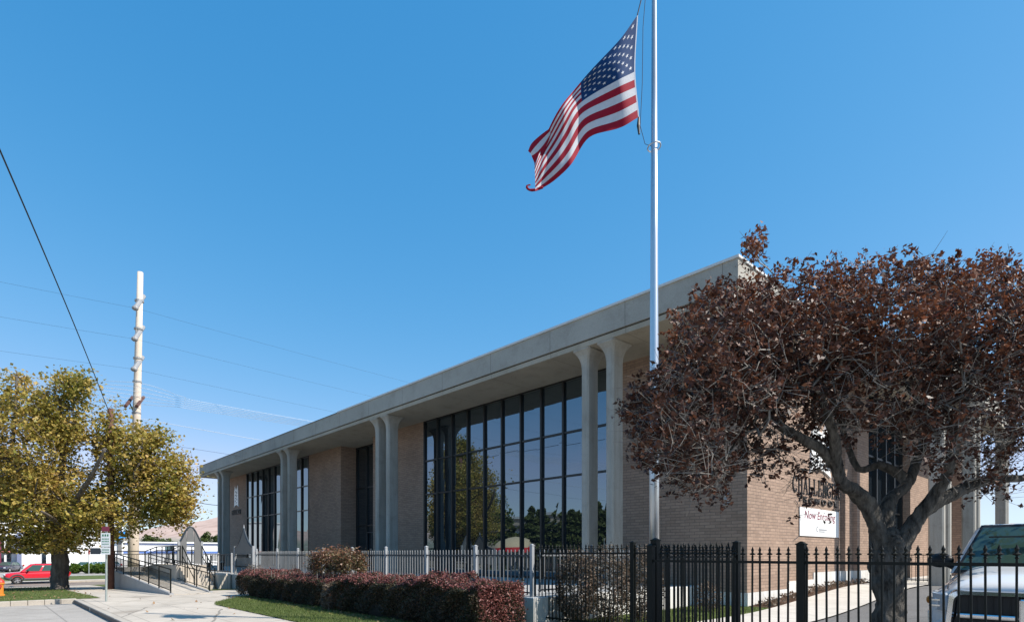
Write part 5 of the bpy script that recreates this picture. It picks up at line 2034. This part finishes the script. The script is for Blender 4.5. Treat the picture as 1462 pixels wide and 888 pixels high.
# clipped balls
for i, (px, w_, lab) in enumerate([(107.5, 10, 'round green ball shrub nearest the maple trunk'), (127, 9, 'round green ball shrub in the middle by the thin signpost'), (139.5, 7, 'narrow green ball shrub beside the dark one'), (150, 8, 'dark green ball shrub nearest the brown pole'), (88, 9, 'green ball shrub hidden behind the maple trunk')]):
    x, y = far(px, 790, 74)
    r = w_ / F * 74 * .95
    shrub('ball_shrub', (x, y, hgt(x, y)), (r * .85, r * .85, .62), lab, 140 + i, M['bush'], 2200, .2, 60, M['twig'], 'clipped ball shrubs at the dealer kerb', shell=.8)
# small dealer signs
t = thing('post_sign', (*far(127, 790, 72), -1), 'thin post with a small red disc in front of the ball shrubs', 'sign')
x, y = far(127, 790, 72)
MB().tube([(x, y, hgt(x, y)), (x, y, P(0, 788, 72).z)], .05, 6).build('post', M['galv'], t)
MB().ell((x, y, P(0, 788, 72).z), (.35, .1, .35), 12, 6).build('disc', M['red_paint'], t)
t = thing('banner_flag', (*far(148.5, 790, 90), -1), 'small blue upright feather banner by the white wall', 'banner')
x, y = far(148.5, 790, 90)
MB().box(x - .15, x + .15, y - .03, y + .03, hgt(x, y) + 1.2, P(0, 793, 90).z).build('cloth', M['blue_paint'], t)
MB().tube([(x, y + .06, hgt(x, y)), (x, y + .06, P(0, 792.5, 90).z)], .04, 6).build('post', M['galv'], t)
# light mast in dealer lot
t = thing('light_mast', (*far(63.5, 790, 88), -1), 'slim grey lamp mast before the white dealership', 'lamp post')
x, y = far(63.5, 790, 88)
MB().tube([(x, y, hgt(x, y)), (x, y, 5.5)], .12, 8).build('mast', M['galv'], t)
MB().box(x - .5, x + .5, y - .15, y + .15, 5.5, 5.65).build('lamp_head', M['galv'], t)
# street lamp by the ramp
t = thing('street_lamp', (*far(260, 790, 75), -1), 'tall grey street lamp with a flat head in front of the dry hills', 'lamp post')
x, y = far(260, 790, 75)
zt = P(0, 738, 75).z
MB().tube([(x, y, hgt(x, y) - .1), (x, y, zt)], [.14, .1], 10).build('mast', M['galv'], t)
p, q_ = P(262, 735, 75), P(275.5, 736.5, 75)
MB().hull([p + Vector((0, 0, -.12)), q_ + Vector((0, 0, -.12)), q_ + Vector((-.3, .3, -.12)), p + Vector((-.3, .3, -.12))], [p + Vector((0, 0, .12)), q_ + Vector((0, 0, .12)), q_ + Vector((-.3, .3, .12)), p + Vector((-.3, .3, .12))]).build('lamp_head', M['grey_dark'], t)
MB().tube([Vector((x, y, zt)), p], .08, 6).build('arm', M['galv'], t)

# hydrant
x, y = far(0, 790, 22)
t = thing('fire_hydrant', (x, y, 0), 'orange fire hydrant with red cap on the verge', 'hydrant')
MB().lathe((x, y, 0), [(.15, 0), (.15, .05), (.11, .07), (.11, .42), (.14, .44), (.14, .5)], 14).build('barrel', M['hyd'], t, smooth='auto')
MB().lathe((x, y, .5), [(.14, 0), (.13, .06), (.07, .13), (.035, .15), (.03, .2)], 14).build('cap', M['hydred'], t, smooth='auto')
MB().tube([(x - .2, y, .36), (x + .2, y, .36)], .055, 10).tube([(x, y, .36), (x, y - .2, .36)], .07, 10).build('nozzle', M['hydred'], t)

# parking sign
x, y = -23.4, 3.2
t = thing('parking_sign', (x, y, 0), 'grey parking signpost on the sidewalk with stacked white signs and a dark side sign', 'sign')
top = 2.62
MB().tube([(x, y, 0), (x + .07, y, top)], .032, 8).build('post', M['galv'], t)
r_ = Vector((.68, .733, 0))
c0 = Vector((x + .06, y, 0)) - Vector((-.733, .68, 0)) * .05
sg = MB()


def plate(mb, cz, w_, h_, off=0, thick=.006, m=None, lift=0):
    f = Vector((-.733, .68, 0))
    c = c0 + r_ * off - f * lift
    b = [c - r_ * w_ / 2 + Vector((0, 0, cz - h_ / 2)), c + r_ * w_ / 2 + Vector((0, 0, cz - h_ / 2)), c + r_ * w_ / 2 + Vector((0, 0, cz + h_ / 2)), c - r_ * w_ / 2 + Vector((0, 0, cz + h_ / 2))]
    mb.hull(b, [p + f * thick for p in b])
    return mb


plate(MB(), 2.06, .31, .46).build('sign_plate', M['white_sign'], t)
plate(MB(), 1.69, .31, .24).build('sign_plate', M['white_sign'], t)
plate(MB(), 2.42, .25, .16).build('sign_plate', M['maroon'], t)
mk = MB()
for k, (z, n, hh) in enumerate([(2.21, 3, .07), (2.09, 5, .04), (2.01, 5, .04), (1.92, 6, .03), (1.73, 6, .035), (1.65, 5, .035)]):
    for i in range(n):
        plate(mk, z, .22 / n * .62, hh, (i - (n - 1) / 2) * .24 / n, .002, lift=.004)
mk.build('lettering', M['green_ink'], t)
f = Vector((-.733, .68, 0))
b = [c0 + r_ * s + Vector((0, 0, z)) for s, z in ((-.5, 1.58), (-.19, 1.58), (-.13, 1.67), (-.19, 1.79), (-.5, 1.79))]
MB().hull(b, [p + f * .02 for p in b]).build('side_sign', M['grey_dark'], t)

# ------------------------------------------------------------------ poles and wires
ZU = 38
ub = P(190, 790, ZU)
up_ = thing('utility_pole', (ub.x, ub.y, hgt(ub.x, ub.y)), 'tall pale utility pole with three stub arms and a double crossarm', 'utility pole')
ptsu = [(ub.x, ub.y, hgt(ub.x, ub.y) - .1)] + [P(x, y, ZU) for x, y in ((190.5, 765), (192, 690), (195, 600), (197.5, 500), (200.3, 389))]
MB().tube(ptsu, [.33, .32, .28, .24, .21, .17], 16).build('pole', M['polewood'], up_, smooth=True)
for hz_ in (430, 470, 512, 545, 590, 640, 700):
    b0 = P(200.0 - (hz_ - 389) * .026, hz_, ZU)
    MB().tube([b0 - Vector((0, 0, .05)), b0 + Vector((0, 0, .05))], .27, 14).build('band', M['insul'], up_)
arms = []
adir = Vector((1, 0, 0))
for y in (428, 472, 515):
    xx = 199.6 - (y - 428) * .02
    a, b = P(xx - 6.5, y + 12, ZU - .9), P(xx + 5.5, y - 5, ZU + .5)
    MB().tube([a, b], .14, 8).build('stub_arm', M['insul'], up_)
    MB().ell(a, (.2, .2, .16), 10, 6).build('insulator', M['insul'], up_)
    arms.append(a)
for dx in (-8, 8):
    a, b = P(192 + dx - 5, 580, ZU - 1.5), P(192 + dx + 5, 567, ZU + 1.5)
    MB().tube([a, b], .11, 6).build('crossarm', M['brownpole'], up_)
    MB().tube([a.lerp(b, .5), P(194, 596, ZU)], .04, 5).build('brace', M['grey_dark'], up_)


def sag(a, b, s, n=24):
    return [a.lerp(b, i / n) - Vector((0, 0, 4 * s * (i / n) * (1 - i / n))) for i in range(n + 1)]


def wirething(pts, r, m, label):
    o = MB().tube(pts, r, 5).build('wire', m)
    return tag(o, label, 'cable', 'cables on the utility poles')


for a, nm in zip(arms, ('top', 'middle', 'lowest')):
    e1 = a + Vector((1, 95, -.5))
    e0 = a + Vector((-3, -70, 1.2))
    wirething(sag(e0, a, 1.2) + sag(a, e1, .9)[1:], .0052, M['wire'], f'thin dark line off the {nm} stub arm of the tall pale pole')
# bundle of pale cables at the crossarm, bowed apart at the pole
k0 = P(193, 571, ZU)
for i in range(6):
    off = (i - 2.5) * 1.4
    zo = .10 * i
    arch = .34 - .03 * abs(off - 3)
    xs_ = [(-60, off * .03, .9), (-30, off * .03, .25), (-6, off * .04, 0), (-2.6, off * .07, .02), (-1.6, off * .2, .12), (-.6, off * .30, .2), (0, off * .31, .22), (.6, off * .30, .2), (1.6, off * .2, .12), (2.6, off * .07, .02), (6, off * .05, 0), (30, off * .05, -.25), (60, off * .05, -.3), (95, off * .05, -.1)]
    pts = []
    for dy, dx, dz in xs_:
        pts.append(k0 + Vector((dx + .6 * (abs(dy) < 3), dy, dz * (i / 5) + zo - .1 * (abs(dy) < 3) * (1 - i / 5))))
    wirething(catmull(pts, 5), .0115, M['wire_light'], ['lowest', 'second', 'third', 'fourth', 'fifth', 'topmost'][i] + ' of the pale bundled cables spread at the double crossarm')
for py, nm, r_w in ((597, 'single pale cable under the bundle', .014), (628, 'low dark cable dropping behind the roof end', .009)):
    a = P(197, py, ZU)
    wirething(sag(a + Vector((-2, -60, 0)), a, .8, 12) + sag(a, a + Vector((2, 80, -.8)), 1.0)[1:], r_w, M['wire_light'] if r_w > .012 else M['wire'], nm)
# brown wooden pole inside the maple crown and its service cable
x, y = far(158, 790, 29.6)
bp_ = thing('wooden_pole', (x, y, hgt(x, y)), 'dark brown wooden pole rising into the maple crown beside the ramp', 'utility pole')
MB().tube([(x, y, hgt(x, y) - .1), (x, y, 4), (x, y, 9.0)], [.17, .155, .13], 12).build('pole', M['brownpole'], bp_, smooth=True)
MB().tube([(x + .05, y - .14, .0), (x + .05, y - .15, 1.0)], .07, 6).build('guard', M['grey_dark'], bp_)
MB().tube([P(153, 838, 29), P(147, 842, 28.5)], .03, 5).build('ground_rod', M['grey_dark'], bp_)
a = Vector((x, y, 8.6))
b = P(0, 215, 11.5)
d = (b - a)
e = a + d * 2.0
e.z = 9.4
c1 = a + d * .5
cab = []
for i in range(41):
    tt = i / 40
    p = a.lerp(e, tt)
    # pass through the measured point half way along
    p.z += (b.z - (a.z + e.z) / 2) * 4 * tt * (1 - tt)
    cab.append(p)
wirething(cab, .017, M['wire'], 'thick black service cable sweeping up from the maple to the upper corner')
x, y = e.x, e.y
ep = thing('wooden_pole', (x, y, 0), 'wooden pole carrying the service cable across the street', 'utility pole')
MB().tube([(x, y, -.2), (x, y, 10)], [.17, .13], 12).build('pole', M['brownpole'], ep, smooth=True)
# short wire seen right of the maple tip
a, b = P(276, 716, 60), P(330, 722, 66)
wirething(sag(a, b, .1, 8), .03, M['wire'], 'short sagging cable between the maple tip and the far columns')

# ------------------------------------------------------------------ across the street (mirrored in the windows)
t = thing('office_building', (-60, -36, 0), 'tan flat roofed office across the street', 'building')
MB().box(-90, -36, -50, -36, -1, 7.7).build('wall', M['tan'], t)
MB().box(-90.3, -35.7, -50.3, -35.7, 7.7, 8.1).build('roof', M['coping'], t)
for i in range(12):
    MB().box(-87 + i * 4.2, -84.5 + i * 4.2, -35.99, -35.95, 4.8, 6.6).build('window', M['glass'], t)
t = thing('canopy_tent', (-48.5, -12.6, 0), 'beige domed kiosk with a red scalloped valance across the street', 'tent')
x, y = -48.5, -12.6
MB().lathe((x, y, 2.3), [(2.2, 0), (2.0, .45), (1.5, .85), (.8, 1.15), (.05, 1.3)], 20).build('dome', M['beige'], t, smooth='auto')
va = MB()
for k in range(20):
    a0, a1 = 2 * math.pi * k / 20, 2 * math.pi * (k + 1) / 20
    am = (a0 + a1) / 2
    c = lambda a, r, z: (x + r * math.cos(a), y + r * math.sin(a), z)
    va.poly([c(a0, 2.24, 2.32), c(a0, 2.3, 1.9), c(am, 2.3, 1.72), c(a1, 2.3, 1.9), c(a1, 2.24, 2.32)])
va.build('valance', M['red_paint'], t)
for k in range(4):
    a = math.pi / 4 + k * math.pi / 2
    MB().tube([(x + 2 * math.cos(a), y + 2 * math.sin(a), 0), (x + 2 * math.cos(a), y + 2 * math.sin(a), 2.3)], .05, 6).build('leg', M['galv'], t)
